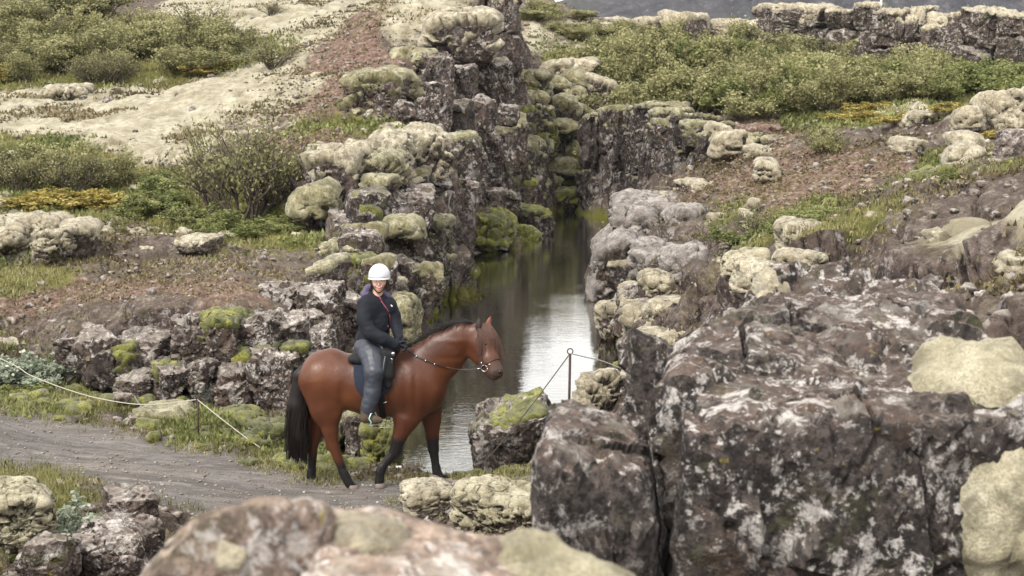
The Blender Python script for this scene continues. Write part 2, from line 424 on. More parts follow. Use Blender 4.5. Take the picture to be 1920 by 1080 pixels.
# what grows or lies where: outlines traced on the ground
def poly(pts, px, py):
    inside = np.zeros(px.shape, bool); n = len(pts)
    for i in range(n):
        x1, y1 = pts[i]; x2, y2 = pts[(i + 1) % n]
        c = ((y1 > py) != (y2 > py)) & (px < (x2 - x1) * (py - y1) / ((y2 - y1) if y2 != y1 else 1e-9) + x1)
        inside ^= c
    return inside
Z_MOSS = [[(-400,170),(0,175),(150,165),(260,178),(400,150),(560,110),(625,130),(600,180),(560,225),(430,240),(400,300),(380,330),(310,320),(200,290),(100,262),(-400,262)],
          [(240,75),(300,10),(330,-400),(720,-400),(745,10),(650,50),(600,110),(540,90),(480,55),(380,40)],
          [(740,10),(860,-20),(985,-60),(960,20),(860,90),(790,85)],
          [(-400,410),(0,412),(110,405),(170,430),(150,470),(0,480),(-400,480)],
          [(640,255),(760,215),(830,250),(820,300),(700,330),(560,340),(570,290),(640,300)],
          [(1000,30),(1240,60),(1240,90),(1000,100)],[(1400,25),(1510,30),(1500,75),(1380,85)],
          [(1650,220),(1850,190),(2300,150),(2300,230),(1900,240),(1800,230)],
          [(1700,560),(1760,430),(2300,400),(2300,620)]]
Z_RED = [[(590,50),(770,10),(770,130),(720,170),(650,200),(640,290),(560,320),(470,300),(420,260),(560,230),(530,180),(610,160)],
         [(-400,520),(120,530),(480,535),(560,575),(330,592),(150,610),(-400,610)],
         [(1380,215),(1490,240),(1480,290),(1370,270),(1330,240)],
         [(1330,290),(1600,270),(1750,300),(1500,420),(1350,390)]]
Z_GRASS = [[(-400,0),(260,70),(480,55),(560,100),(400,150),(260,175),(150,165),(-400,170)],
           [(-400,262),(100,262),(200,290),(310,310),(420,300),(560,330),(560,420),(600,455),(560,480),(420,450),(180,430),(100,405),(0,405),(-400,405)],
           [(-400,480),(60,480),(100,560),(60,640),(140,700),(250,760),(400,800),(480,850),(440,870),(250,840),(140,790),(0,752),(-400,740)],
           [(-400,860),(0,858),(160,880),(300,905),(330,930),(-400,1100)],
           [(860,900),(900,880),(1000,868),(1100,868),(1100,900),(900,902)],
           [(970,100),(1240,70),(1500,60),(1900,120),(2300,120),(2300,200),(1800,230),(1700,215),(1560,240),(1300,205),(1180,190),(1080,140)],
           [(560,240),(640,215),(740,225),(700,270),(640,260)],
           [(1030,300),(1130,300),(1120,400),(1040,395)],
           [(1700,290),(1820,260),(1900,300),(1760,360)],[(1330,400),(1560,360),(1620,400),(1480,450),(1330,460)],
           [(520,770),(660,760),(720,900),(560,905)]]
Z_PATH = [[(-500,752),(0,755),(140,790),(300,832),(440,850),(560,885),(700,905),(900,893),(990,885),(1100,890),(1100,905),(820,930),(790,975),(480,985),(300,935),(150,905),(0,868),(-500,860)]]
def masks(V, seed=5):
    wv = np.stack([fbm(V * 0.9, seed, 4), fbm(V * 0.9 + 40, seed + 3, 4)], -1)
    px, py = project(V)
    scale = np.clip(F / np.maximum(V[:, 1], 3), 20, 400)
    w2 = np.stack([fbm(V * 0.28, seed + 9, 3), fbm(V * 0.28 + 40, seed + 13, 3)], -1)
    px = px + (wv[:, 0] * 0.9 + w2[:, 0] * 1.2) * scale; py = py + (wv[:, 1] * 0.2 + w2[:, 1] * 0.35) * scale
    f = lambda Z: np.any([poly(p, px, py) for p in Z], axis=0).astype(float)
    a_ = f(Z_MOSS), f(Z_GRASS), f(Z_RED)
    px, py = project(V); px = px + wv[:, 0] * scale * .5; py = py + wv[:, 1] * scale * .09
    p_ = f(Z_PATH); return tuple(m * (1 - p_) for m in a_) + (p_,)

# grid that gets coarser with distance
def polar_rows():
    r = list(np.arange(-2.0, 3.0, 0.25)); D = 3.0
    while D < 110:
        r.append(D)
        D *= 1.0095 if D < 12 else (1.0046 if D < 52 else 1.012)
    while D < 2600: r.append(D); D *= 1.09
    return np.array(r)
rows = polar_rows()
ang = np.concatenate([np.linspace(-1.5, -0.40, 22), np.linspace(-0.38, 0.38, 380), np.linspace(0.40, 1.5, 22)])
RX = np.maximum(rows, 3.0)[:, None] * ang[None, :]
RY = np.repeat(rows[:, None], len(ang), 1)
RZ = H0(RX, RY)
nR, nA = RX.shape
V = np.stack([RX.ravel(), RY.ravel(), RZ.ravel()], -1)
_dz = np.gradient(RZ, axis=0) / (np.gradient(RY, axis=0) + 1e-9); _dx = np.gradient(RZ, axis=1) / (np.gradient(RX, axis=1) + 1e-9)
slope = np.sqrt(_dz ** 2 + _dx ** 2).ravel()
steep = sstep(0.55, 1.5, slope)
mM, mG, mR, mP = masks(V)
def soft(m):
    m = m.reshape(nR, nA)
    for _ in range(12):
        m = (m + np.roll(m, 1, 0) + np.roll(m, -1, 0) + np.roll(m, 1, 1) + np.roll(m, -1, 1)) / 5
    return m.ravel()
mM, mG, mR, mP = [soft(m) * (1 - steep) if i < 3 else soft(m) for i, m in enumerate((mM, mG, mR, mP))]
rockm = np.clip(1 - np.maximum.reduce([mM, mG, mR, mP]), 0, 1)
PX = V.copy(); PX[:, 2] = V[:, 2] * 1.4
n_big = fbm(PX * 0.55, 3, 5); n_mid = fbm(PX * 1.8, 9, 4); n_fine = fbm(PX * 6.5, 12, 3)
f1, f2, idv = worley(PX * 1.25 + 0.4 * n_mid[:, None], 4)
g1, g2, idg = worley(V * np.array([2.4, 2.4, 0.6]) + 0.25 * n_mid[:, None], 8)
cushion = np.sqrt(np.clip(1 - g1 ** 2 * 1.3, 0, 1))
h1, h2, idh = worley(V * np.array([0.8, 0.8, .3]) + 0.3 * n_mid[:, None], 28)
bigcush = np.sqrt(np.clip(1 - h1 ** 2, 0, 1))
block = (idv - 0.5) * 0.36 * sstep(0.02, 0.14, f2 - f1) - 0.20 * (1 - sstep(0.0, 0.10, f2 - f1))
far = sstep(150, 400, V[:, 1])
dz = rockm * (block * (0.5 + steep) + 0.10 * n_big + 0.09 * n_mid + 0.045 * n_fine)
dz += mM * (0.12 * cushion * (0.4 + idg) + 0.22 * bigcush + 0.20 * n_big + 0.07 * n_mid - .16)
dz += mG * (0.10 * n_big + 0.06 * n_mid + 0.02 * n_fine)
dz += mR * (0.10 * n_big + 0.09 * n_mid + 0.06 * n_fine)
dz += mP * (0.035 * n_big + 0.022 * n_mid + 0.012 * n_fine)
px_, py_ = project(V)
nearh = ((V[:, 1] > 15) & (V[:, 1] < 17.2) & (np.abs(V[:, 0] + 1.2) < 1.8)).astype(float)
dz *= (1 - 0.7 * nearh) * (1 - far)
V[:, 2] += dz
# horizontal push of steep faces makes the walls blocky rather than smooth
gx, gy = _dx.ravel(), _dz.ravel(); gl = np.sqrt(gx ** 2 + gy ** 2) + 1e-6
push = steep * (block * 0.9 + 0.12 * n_mid)
push[V[:, 1] > 60] *= 0.3
V[:, 0] -= gx / gl * push; V[:, 1] -= gy / gl * push
idx = np.arange(nR * nA).reshape(nR, nA)
Q = np.stack([idx[:-1, :-1], idx[:-1, 1:], idx[1:, 1:], idx[1:, :-1]], -1).reshape(-1, 4)
me = mesh_np('ground', V, Q)
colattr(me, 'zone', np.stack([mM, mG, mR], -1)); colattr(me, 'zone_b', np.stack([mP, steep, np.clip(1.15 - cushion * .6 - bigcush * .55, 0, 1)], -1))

s = M('ground_surface')
za, zb = s.attr('zone'), s.attr('zone_b')
c, n1, n2, lm = col_basalt(s, (0.022, 0.016, 0.014), (0.085, 0.063, 0.054), 0.6)
nz = s.nz(); g = s.noise(8, 5, 0.72)
tp = s.ramp(s.math('ADD', nz, s.math('MULTIPLY', s.math('SUBTRACT', g, 0.5), 0.9)), [(0.5, 0.0), (0.85, 0.85)])
heath = s.ramp(s.noise(5.5, 6, 0.75), [(0.32, (0.055, 0.038, 0.030)), (0.45, (0.115, 0.085, 0.068)), (0.56, (0.19, 0.155, 0.128)), (0.68, (0.38, 0.34, 0.29))])
heath = s.mix(s.ramp(s.noise(0.9, 4, 0.6), [(0.5, 0.0), (0.65, 0.55)]), heath, (0.17, 0.15, 0.06))
heath = s.mix(s.ramp(s.noise(26, 3, 0.75), [(0.40, 0.75), (0.6, 0.0)]), heath, (0.055, 0.04, 0.032))
c = s.mix(tp, c, heath)
_en = s.math('ADD', s.math('MULTIPLY', s.math('SUBTRACT', s.noise(4.5, 5, 0.75), 0.5), 1.3), s.math('MULTIPLY', s.math('SUBTRACT', s.noise(0.9, 4, 0.6), 0.5), 1.5))
def edge(m, k=1.0):
    return s.ramp(s.math('ADD', m, s.math('MULTIPLY', _en, k)), [(0.36, 0.0), (0.60, 1.0)])
red = s.ramp(s.noise(7, 6, 0.75), [(0.34, (0.045, 0.026, 0.019)), (0.45, (0.120, 0.074, 0.054)), (0.56, (0.19, 0.130, 0.100)), (0.68, (0.38, 0.31, 0.26))])
c = s.mix(edge(za[2]), c, red)
grs = s.ramp(s.noise(3.0, 6, 0.7), [(0.30, (0.07, 0.075, 0.018)), (0.5, (0.16, 0.155, 0.042)), (0.7, (0.27, 0.235, 0.07))])
grs = s.mix(s.ramp(s.noise(30, 3, 0.7), [(0.4, 0.6), (0.6, 0.0)]), grs, (0.05, 0.05, 0.014))
grs = s.mix(s.ramp(s.noise(1.4, 3), [(0.58, 0.0), (0.68, 0.5)]), grs, (0.20, 0.13, 0.06))
c = s.mix(edge(za[1]), c, grs)
pm = s.ramp(s.noise(1.6, 6, 0.65), [(0.28, (0.22, 0.19, 0.13)), (0.45, (0.36, 0.325, 0.235)), (0.65, (0.49, 0.455, 0.355))])
pm = s.mix(s.ramp(s.noise(6, 5, 0.75), [(0.36, 0.9), (0.52, 0.0)]), pm, (0.20, 0.17, 0.11))
pm = s.mix(s.ramp(s.noise(32, 3, 0.75), [(0.36, 0.55), (0.55, 0.0)]), pm, (0.24, 0.22, 0.15))
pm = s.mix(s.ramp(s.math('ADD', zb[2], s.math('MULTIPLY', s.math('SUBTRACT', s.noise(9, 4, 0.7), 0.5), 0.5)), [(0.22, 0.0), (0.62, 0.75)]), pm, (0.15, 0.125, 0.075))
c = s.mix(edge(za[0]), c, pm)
pth = s.ramp(s.noise((5, 16, 5), 6, 0.75), [(0.3, (0.085, 0.075, 0.070)), (0.5, (0.155, 0.14, 0.13)), (0.7, (0.235, 0.21, 0.19))])
pth = s.mix(s.ramp(s.noise(1.1, 4), [(0.5, 0.0), (0.7, 0.5)]), pth, (0.21, 0.17, 0.13))
pth = s.mix(s.ramp(s.voro(28), [(0.10, 0.5), (0.2, 0.0)]), pth, (0.40, 0.37, 0.35))
pth = s.mix(s.ramp(s.noise((0.7, 2.6, 1), 5, 0.65, dist=.5), [(0.46, 0.0), (0.60, 0.65)]), pth, (0.085, 0.075, 0.068))
pth = s.mix(s.ramp(s.noise((1.3, 5.0, 1), 6, 0.7), [(0.56, 0.0), (0.66, 0.6)]), pth, (0.30, 0.27, 0.24))
c = s.mix(edge(zb[0], 0.55), c, pth)
# wet bright moss along the waterline
pz = s.n('ShaderNodeSeparateXYZ'); s.l(s.pos, pz.inputs[0])
wl = s.math('ADD', pz.outputs[2], s.math('MULTIPLY', s.noise(2.2, 4, 0.6), 1.1))
c = s.mix(s.ramp(wl, [(0.0, 0.85), (0.22, 0.0)]), c, (0.11, 0.11, 0.012))
s.base(c); s.rough(0.93)
s.bump(s.math('ADD', s.math('MULTIPLY', g, 1.0), s.math('MULTIPLY', s.noise(34, 4, 0.75), 0.6)), 0.8, 0.06)
ground = link('ground', me, s.m); tag(ground, kind='structure')

# heights back from the finished sheet, for everything that stands on it
GV = V.reshape(nR, nA, 3); GM = [m.reshape(nR, nA) for m in (mM, mG, mR, mP, rockm, steep)]
def _cell(x, y):
    i = np.clip(np.searchsorted(rows, y) - 1, 0, nR - 2)
    a = x / np.maximum(y, 3.0)
    j = np.clip(np.searchsorted(ang, a) - 1, 0, nA - 2)
    fi = np.clip((y - rows[i]) / (rows[i + 1] - rows[i]), 0, 1); fj = np.clip((a - ang[j]) / (ang[j + 1] - ang[j]), 0, 1)
    return i, j, fi, fj
def bil(A, x, y):
    i, j, fi, fj = _cell(np.asarray(x, float), np.asarray(y, float))
    return (A[i, j] * (1 - fi) * (1 - fj) + A[i + 1, j] * fi * (1 - fj) + A[i, j + 1] * (1 - fi) * fj + A[i + 1, j + 1] * fi * fj)
def gz(x, y): return bil(GV[..., 2], x, y)
def hit(px, py, d0=6, d1=120):
    """where the sight line through a photo pixel meets the ground"""
    D = d0
    while D < d1:
        P = at(px, py, D)
        if P.z <= float(gz(P.x, P.y)): return P
        D *= 1.004
    return at(px, py, d1)

# ------------------------------------------------------------------ water
wx = np.linspace(-3.2, 5.2, 40); wy = np.linspace(16.8, 47, 80)
WX, WY = np.meshgrid(wx, wy); WV = np.stack([WX.ravel(), WY.ravel(), np.full(WX.size, WATER)], -1)
wi = np.arange(WX.size).reshape(WX.shape)
wq = np.stack([wi[:-1, :-1], wi[:-1, 1:], wi[1:, 1:], wi[1:, :-1]], -1).reshape(-1, 4)
s = M('pool_water')
s.base((0.012, 0.011, 0.006)); s.rough(0.6); s.b.inputs['Specular IOR Level'].default_value = 0.0
rip = s.noise((3.0, 9.0, 1), 4, 0.6); rip2 = s.noise((10, 38, 1), 2, 0.5)
patch = s.ramp(s.noise((0.25, 0.5, 1), 3), [(0.42, 0.15), (0.62, 1.0)])
hgt = s.math('ADD', s.math('MULTIPLY', rip, 0.5), s.math('MULTIPLY', s.math('MULTIPLY', rip2, patch), 0.35))
bp = s.n('ShaderNodeBump'); bp.inputs['Strength'].default_value = 0.15; bp.inputs['Distance'].default_value = 0.03; s.l(hgt, bp.inputs['Height'])
gl = s.n('ShaderNodeBsdfGlossy'); gl.inputs['Roughness'].default_value = 0.02; gl.inputs['Color'].default_value = (0.97, 0.97, 0.95, 1); s.l(bp.outputs[0], gl.inputs['Normal'])
fr = s.n('ShaderNodeFresnel'); fr.inputs['IOR'].default_value = 1.33; s.l(bp.outputs[0], fr.inputs['Normal'])
mxw = s.n('ShaderNodeMixShader'); s.l(s.math('MULTIPLY', fr.outputs[0], 2.0, True), mxw.inputs[0]); s.l(s.b.outputs[0], mxw.inputs[1]); s.l(gl.outputs[0], mxw.inputs[2]); s.l(mxw.outputs[0], s.out.inputs[0])
water = link('water', mesh_np('water', WV, wq), s.m); tag(water, kind='structure')

# ------------------------------------------------------------------ far ridge under the clouds
rx = np.linspace(-520, 620, 260); RN = 26
RVs = []
for k in range(RN):
    t = k / (RN - 1)
    X = rx; nn = fbm(v3(rx * 0.012, np.full_like(rx, 3.0)), 5, 5)
    top = 11.5 + 13 * sstep(5, 60, rx) + 26 * sstep(60, 260, rx) + 4 * nn
    n2_ = fbm(v3(rx * 0.07, np.full_like(rx, t * 2.0)), 15, 4); n3_ = fbm(v3(rx * 0.25, np.full_like(rx, t * 3.0)), 25, 3)
    prof = 0.1 * t if t < 0.25 else (0.025 + (t - 0.25) * 0.65 if t < 0.45 else (0.155 + (t - 0.45) * 1.53))
    Y = 640 + 90 * t - 14 * n2_ - 4 * n3_ - (30 if t > 0.98 else 0) * -1
    RVs.append(np.stack([X, Y, -2 + prof * top + 2.5 * n3_ * (0.3 < t < 0.98)], -1))
RVs.append(np.stack([rx, np.full_like(rx, 900.0), RVs[-1][:, 2] * 0.6], -1))
RVs = np.array(RVs); ri = np.arange(RVs.shape[0] * RVs.shape[1]).reshape(RVs.shape[:2])
rq = np.stack([ri[:-1, :-1], ri[:-1, 1:], ri[1:, 1:], ri[1:, :-1]], -1).reshape(-1, 4)
s = M('far_basalt_ridge')
c = s.ramp(s.noise((0.12, 0.12, 0.03), 6, 0.7), [(0.35, (0.028, 0.026, 0.030)), (0.55, (0.065, 0.058, 0.062)), (0.7, (0.13, 0.12, 0.125))])
c = s.mix(s.ramp(s.noise((0.35, 0.35, 0.1), 5, 0.8), [(0.60, 0.0), (0.68, 0.8)]), c, (0.32, 0.30, 0.32))
c = s.mix(s.ramp(s.noise(0.03, 4), [(0.52, 0.0), (0.65, 0.5)]), c, (0.09, 0.095, 0.05))
s.base(c); s.rough(1.0)
s.bump(s.noise((0.3, 0.3, 0.08), 5, 0.7), 1.0, 5.0)
tag(link('hills', mesh_np('hills', RVs.reshape(-1, 3), rq, False), s.m), kind='structure')

# ------------------------------------------------------------------ the air
zmin, zmax = float(V[:, 2].min()) - 1.0, max(float(V[:, 2].max()), 62.0) + 3.0
bmz = bmesh.new(); bmesh.ops.create_cube(bmz, size=1)
ex = float(np.abs(V[:, 0]).max()) + 60
bmesh.ops.scale(bmz, vec=(2 * ex, 2800, zmax - zmin), verts=bmz.verts); bmesh.ops.translate(bmz, vec=(0, 1330, (zmax + zmin) / 2), verts=bmz.verts)
hm = bpy.data.meshes.new('haze'); bmz.to_mesh(hm); bmz.free()
hz = bpy.data.materials.new('thin_air_haze'); hz.use_nodes = True; hz.node_tree.nodes.clear()
_o = hz.node_tree.nodes.new('ShaderNodeOutputMaterial'); _v = hz.node_tree.nodes.new('ShaderNodeVolumePrincipled')
_v.inputs['Color'].default_value = (0.80, 0.88, 1.0, 1); _v.inputs['Density'].default_value = 0.00012
hz.node_tree.links.new(_v.outputs[0], _o.inputs['Volume'])
tag(link('haze', hm, hz), kind='stuff')
# ------------------------------------------------------------------ rocks
RT = random.Random(7)
def rock_np(hx, hy, hz, seed, n=5, p=15.0, cuts=9, rough=1.0, flute=0.0, tilt=0.13, taper=0.0, cell=None):
    """a broken basalt block: rounded-off polytope, then weathering at several scales"""
    r = np.random.RandomState(seed)
    D, T = ico(n)
    nrm = []
    for ax in range(3):
        for sg in (-1, 1):
            v = np.zeros(3); v[ax] = sg; v += r.normal(0, tilt, 3); nrm.append((v / np.linalg.norm(v), r.uniform(0.85, 1.0)))
    for _ in range(cuts):
        v = r.normal(0, 1, 3); v /= np.linalg.norm(v); nrm.append((v, r.uniform(0.92, 1.22)))
    acc = 0
    for v, d in nrm: acc = acc + np.clip(D @ v / d, 0, None) ** p
    R = acc ** (-1 / p)
    P = D * R[:, None] * np.array([hx, hy, hz])
    if taper:
        k = 1 - taper * (P[:, 2:3] / hz + 1) * 0.5
        P[:, :2] *= k
    m = (hx * hy * hz) ** (1 / 3)
    N = vnormals(P, T)
    off = r.uniform(-50, 50, 3)
    q = P + off
    d = 0.075 * m * fbm(q * (0.9 / m), seed, 4) * rough
    # broken facets: every cell of the joint pattern is tilted its own way, with a narrow open joint round it
    for cs, am, gr in ((cell or 1.25 / m, 0.17, 0.055), ((cell or 1.25 / m) * 2.7, 0.07, 0.018), ((cell or 1.25 / m) * 7.0, 0.022, 0.006)):
        qq = q * np.array([1, 1, 0.8]) * cs + 0.10 * fbm(q * 2 / m, 3, 2)[:, None]
        c1, c2, ci, ov = worley(qq, seed, vec=True)
        tv = np.stack([np.sin(ci * 91.7), np.cos(ci * 57.3), np.sin(ci * 33.1 + 1)], -1)
        e = c2 - c1
        mc = 1.25 / (cell or 1.25 / m)
        d += mc * rough * am * ((ov * tv).sum(1) * 0.75 + (ci - 0.5) * 0.55) * sstep(0, 0.06, e) - mc * rough * gr * (1 - sstep(0.0, 0.06, e))
    fine = min(m, 0.7)
    d += rough * fine * (0.030 * fbm(q * 5 / max(m, .5), seed + 5, 4) - 0.035 * np.abs(vnoise(q * 7 / max(m, .5), seed + 8)))
    if flute:
        th = np.arctan2(P[:, 1], P[:, 0])
        d -= flute * np.abs(np.sin(th * 3.5 + seed + 0.6 * vnoise(q * 1.5, 3))) ** 6 * (1 - np.abs(N[:, 2]))
    P = P + N * d[:, None]
    return P, T
def moss_np(P, T, seed, thick=0.08, thr=0.35, cell=2.2, spread=0.55, sag=0.25):
    """woolly cushion lying over the upward faces, thick in the middle and tucked in at its rim"""
    N = vnormals(P, T); q = P + seed * 3.1
    k = N[:, 2] + spread * fbm(q * 1.6, seed, 3) - thr
    m = np.sqrt(np.clip(k / 0.42, 0, 1)); m = np.where(k > 0, m, 0)
    g1, g2, gi = worley(q * np.array([cell, cell, cell * 0.8]) + 0.2 * fbm(q * 2, 2, 2)[:, None], seed + 3)
    pil = np.sqrt(np.clip(1.05 - g1 ** 2 * 1.2, 0.02, 1))
    p2, _, _ = worley(q * cell * 2.6 + 5, seed + 6)
    t = thick * m * (0.25 + 0.95 * pil * (0.6 + 0.4 * m) + 0.22 * np.sqrt(np.clip(1 - p2 ** 2, 0, 1)) + 0.45 * fbm(q * 1.1, seed + 9, 3)) + 0.008 * fbm(q * 14, seed, 3) * m
    t = np.where(k > 0, t, np.maximum(k, -.5) * 0.22 * min(1, thick * 8) - 0.006)
    O = P + N * t[:, None]; O[:, 2] -= sag * thick * (1 - m) * (k > -0.1) * 0.3
    keep = (k[T] > -0.22).any(axis=1)
    T2 = T[keep]
    if len(T2) < 12 or (k > 0.05).sum() < 8: return None
    # keep only the one largest connected cushion
    u, inv = np.unique(T2, return_inverse=True); inv = inv.reshape(T2.shape)
    lab = np.arange(len(u))
    while True:
        mn = lab[inv].min(axis=1); new = lab.copy()
        for c_ in range(3): np.minimum.at(new, inv[:, c_], mn)
        new = new[new]
        if (new == lab).all(): break
        lab = new
    big = np.bincount(lab).argmax(); kf = lab[inv[:, 0]] == big
    T2 = T2[kf]
    u, inv = np.unique(T2, return_inverse=True)
    return O[u], inv.reshape(T2.shape)
def rock(name, loc, size, seed, mat='basalt', moss=None, parent=None, rotz=None, moss_args=None, crisp=24, **kw):
    P, T = rock_np(size[0] / 2, size[1] / 2, size[2] / 2, seed, **kw)
    me = mesh_np(name, P, T)
    if not mat.startswith('moss'): me.set_sharp_from_angle(angle=math.radians(crisp))
    o = link(name, me, MAT[mat], parent, loc)
    o.rotation_euler.z = random.Random(seed).uniform(-0.35, 0.35) if rotz is None else rotz
    if moss:
        r = moss_np(P, T, seed, **(moss_args or {}))
        if r: link('moss_cap', mesh_np('moss_cap', *r), MAT[moss], o)
    return o
_rs = [100]
def prock(px0, py0, px1, py1, D, label=None, depth=None, mat='basalt', moss=None, parent=None, name='boulder', cat='boulder', sink=0.12, group=None, grow=1.06, **kw):
    """rock that fills the photo rectangle when its front stands at distance D"""
    _rs[0] += 1
    w = (px1 - px0) * D / F * grow; h = (py1 - py0) * D / F * grow
    dp = depth or 0.5 * (w + h)
    c = at((px0 + px1) / 2, (py0 + py1) / 2, D); c.y += dp * 0.42; c.z -= sink * h * 0.5 + dp * 0.42 * 0.12
    kw.setdefault('n', 4 if max(px1 - px0, py1 - py0) < 62 else 5)
    o = rock(name, c, (w, dp, h * (1 + sink)), _rs[0] * 13 + 5, mat, moss, parent, **kw)
    if label: tag(o, label, cat, group)
    return o
PALE, OL, GR = 'moss_pale', 'moss_olive', 'moss_green'
def MA(thick=0.08, thr=0.3, cell=2.2, spread=0.5): return dict(thick=thick, thr=thr, cell=cell, spread=spread)

# --- left wall of the gorge: the blocks that read as single rocks
prock(905,-30,966,112,43.6,'tallest dark basalt column at the head of the gorge, cut by the top of the frame',depth=2.4,flute=.12,name='basalt_column',cat='rock column',cuts=4,p=16,tilt=.06,moss=PALE)
prock(878,106,962,205,41.5,'flat-topped basalt column with thin moss rim and white lichen specks',depth=1.6,name='basalt_column',cat='rock column',flute=.06,cuts=3,p=18,tilt=.06,moss=PALE,moss_args=MA(.10,.75))
prock(795,35,925,108,40.6,'wide basalt block buried under the thickest pale moss quilt of the gorge rim',depth=2.2,moss=PALE,moss_args=MA(.26,.15,1.3),p=14)
prock(742,12,852,52,44.5,'low pale moss-covered ledge above the wide mossy block',depth=2.2,moss=PALE,moss_args=MA(.24,.1,1.4))
prock(790,95,850,185,38.6,'narrow grey basalt column left of the flat-topped column',depth=1.5,name='basalt_column',cat='rock column',p=16,cuts=4,flute=.05,tilt=.06)
prock(838,118,886,190,39.6,'slim upright basalt column tucked beside the flat-topped column',depth=1.5,name='basalt_column',cat='rock column',p=16,cuts=4,tilt=.06)
prock(775,150,826,192,36.6,'small reddish cube of basalt perched on the gorge rim',depth=.8,p=18,cuts=2,mat='basalt')
prock(655,142,768,222,35.2,'moss-topped row of short columns below the brown gravel slope',depth=1.5,moss=OL,moss_args=MA(.15,.25,1.8),p=14,flute=.06)
prock(735,98,822,128,39.2,'small moss-rimmed ledge at the lower end of the brown gravel',depth=1.2,moss=OL,moss_args=MA(.12,.2,1.8))
prock(742,190,780,220,34.6,'round brown boulder beside the moss-topped short columns',moss=None)
prock(778,180,842,246,34.8,'brown cracked boulder under the small reddish cube',mat='basalt')
prock(830,190,888,250,35.6,'angular dark boulder under the flat-topped column',mat='basalt_dark')
prock(872,180,925,236,37.6,'grey block at the foot of the flat-topped column')
prock(930,196,974,232,39.6,'smooth rounded boulder wedged below the tall columns')
prock(832,246,902,345,34.5,'leaning mossy-backed slab above the dark cave mouth',depth=1.2,moss=OL,moss_args=MA(.06,.45))
prock(884,232,934,372,38.5,'steep narrow slab with one long white lichen streak',depth=.9,rotz=.3,cuts=5)
prock(918,222,990,380,41,'largest slanting slab of the gorge, spattered with white lichen rings',depth=1.1,cuts=6,mat='basalt',moss=OL,moss_args=MA(.05,.55))
prock(972,262,1026,378,43,'rounded slab at the water corner, mossy green along its back',depth=1.1,moss=OL,moss_args=MA(.07,.35),mat='basalt_moss')
prock(690,255,770,335,29.6,'moss-hung block with lobes dripping over the rim',depth=1.4,moss=PALE,moss_args=MA(.12,.25,2.0),p=14)
prock(748,240,826,330,31,'mossy shoulder block with a deep shadow under its cushion',depth=1.6,moss=PALE,moss_args=MA(.13,.25,1.8))
prock(566,296,684,408,27.8,'column block under a bulging pale moss pillow beside the bare birch bush',depth=1.5,moss=PALE,moss_args=MA(.18,.35,1.5),p=16,cuts=4,flute=.06,tilt=.06)
prock(560,362,612,400,27.1,'round olive moss ball hanging beside the column block',depth=.6,moss=OL,moss_args=MA(.16,-.6,2.2),cat='boulder')
prock(684,298,748,352,28.3,'twin short columns below the dripping moss lobes',depth=.9,moss=OL,moss_args=MA(.12,.4),p=16)
prock(682,352,802,420,28,'broad cracked block in the middle of the left wall',depth=1.5,cuts=5,mat='basalt')
prock(684,336,736,358,27.7,'flat stone capped with olive moss on the broad cracked block',depth=.7,moss=OL,moss_args=MA(.08,.1))
prock(606,402,702,486,26.2,'grey boulder with pink lichen crust below the moss ball',depth=1.2,mat='basalt_pale')
prock(696,418,792,528,26.4,'tall dark boulder right behind the rider\'s helmet',depth=1.2,mat='basalt')
prock(728,420,782,448,25.9,'rounded olive cushion lying on the tall dark boulder',depth=.5,moss=OL,moss_args=MA(.1,-.4))
prock(788,415,838,510,28.6,'mossy boulder standing in the corner by the pool',depth=1,moss=OL,moss_args=MA(.09,.25),mat='basalt_moss')
prock(790,360,850,420,31,'brown boulder high above the pool corner',depth=1)
prock(846,335,902,395,34,'triangular boulder closing the dark cave mouth',depth=.9)
prock(895,350,968,402,38.6,'wide slab at the foot of the lichen-ringed wall',depth=1.1)
prock(868,398,955,458,36.8,'low boulder on the waterline under a rug of green moss',depth=1.4,moss=GR,moss_args=MA(.12,.05,1.8),mat='basalt_moss')
prock(968,388,1040,448,39.5,'dark square boulder standing in the water corner',depth=1.2,mat='basalt_dark',moss=GR,moss_args=MA(.05,.6))
prock(930,432,1005,460,38.9,'flat bright green moss shelf touching the water',depth=.7,moss=GR,moss_args=MA(.1,-.3,3),mat='basalt_moss')
prock(782,500,832,560,25.6,'dark mossy boulder at the bend of the pool bank',moss=OL,moss_args=MA(.08,.2),mat='basalt_moss')
prock(738,570,772,650,23.2,'egg-shaped green moss hummock beside the rider\'s arm',depth=.6,moss=OL,moss_args=MA(.09,-.5),mat='basalt_moss')
prock(690,520,760,600,24.6,'cracked wall boulder with a diagonal ledge behind the rider')
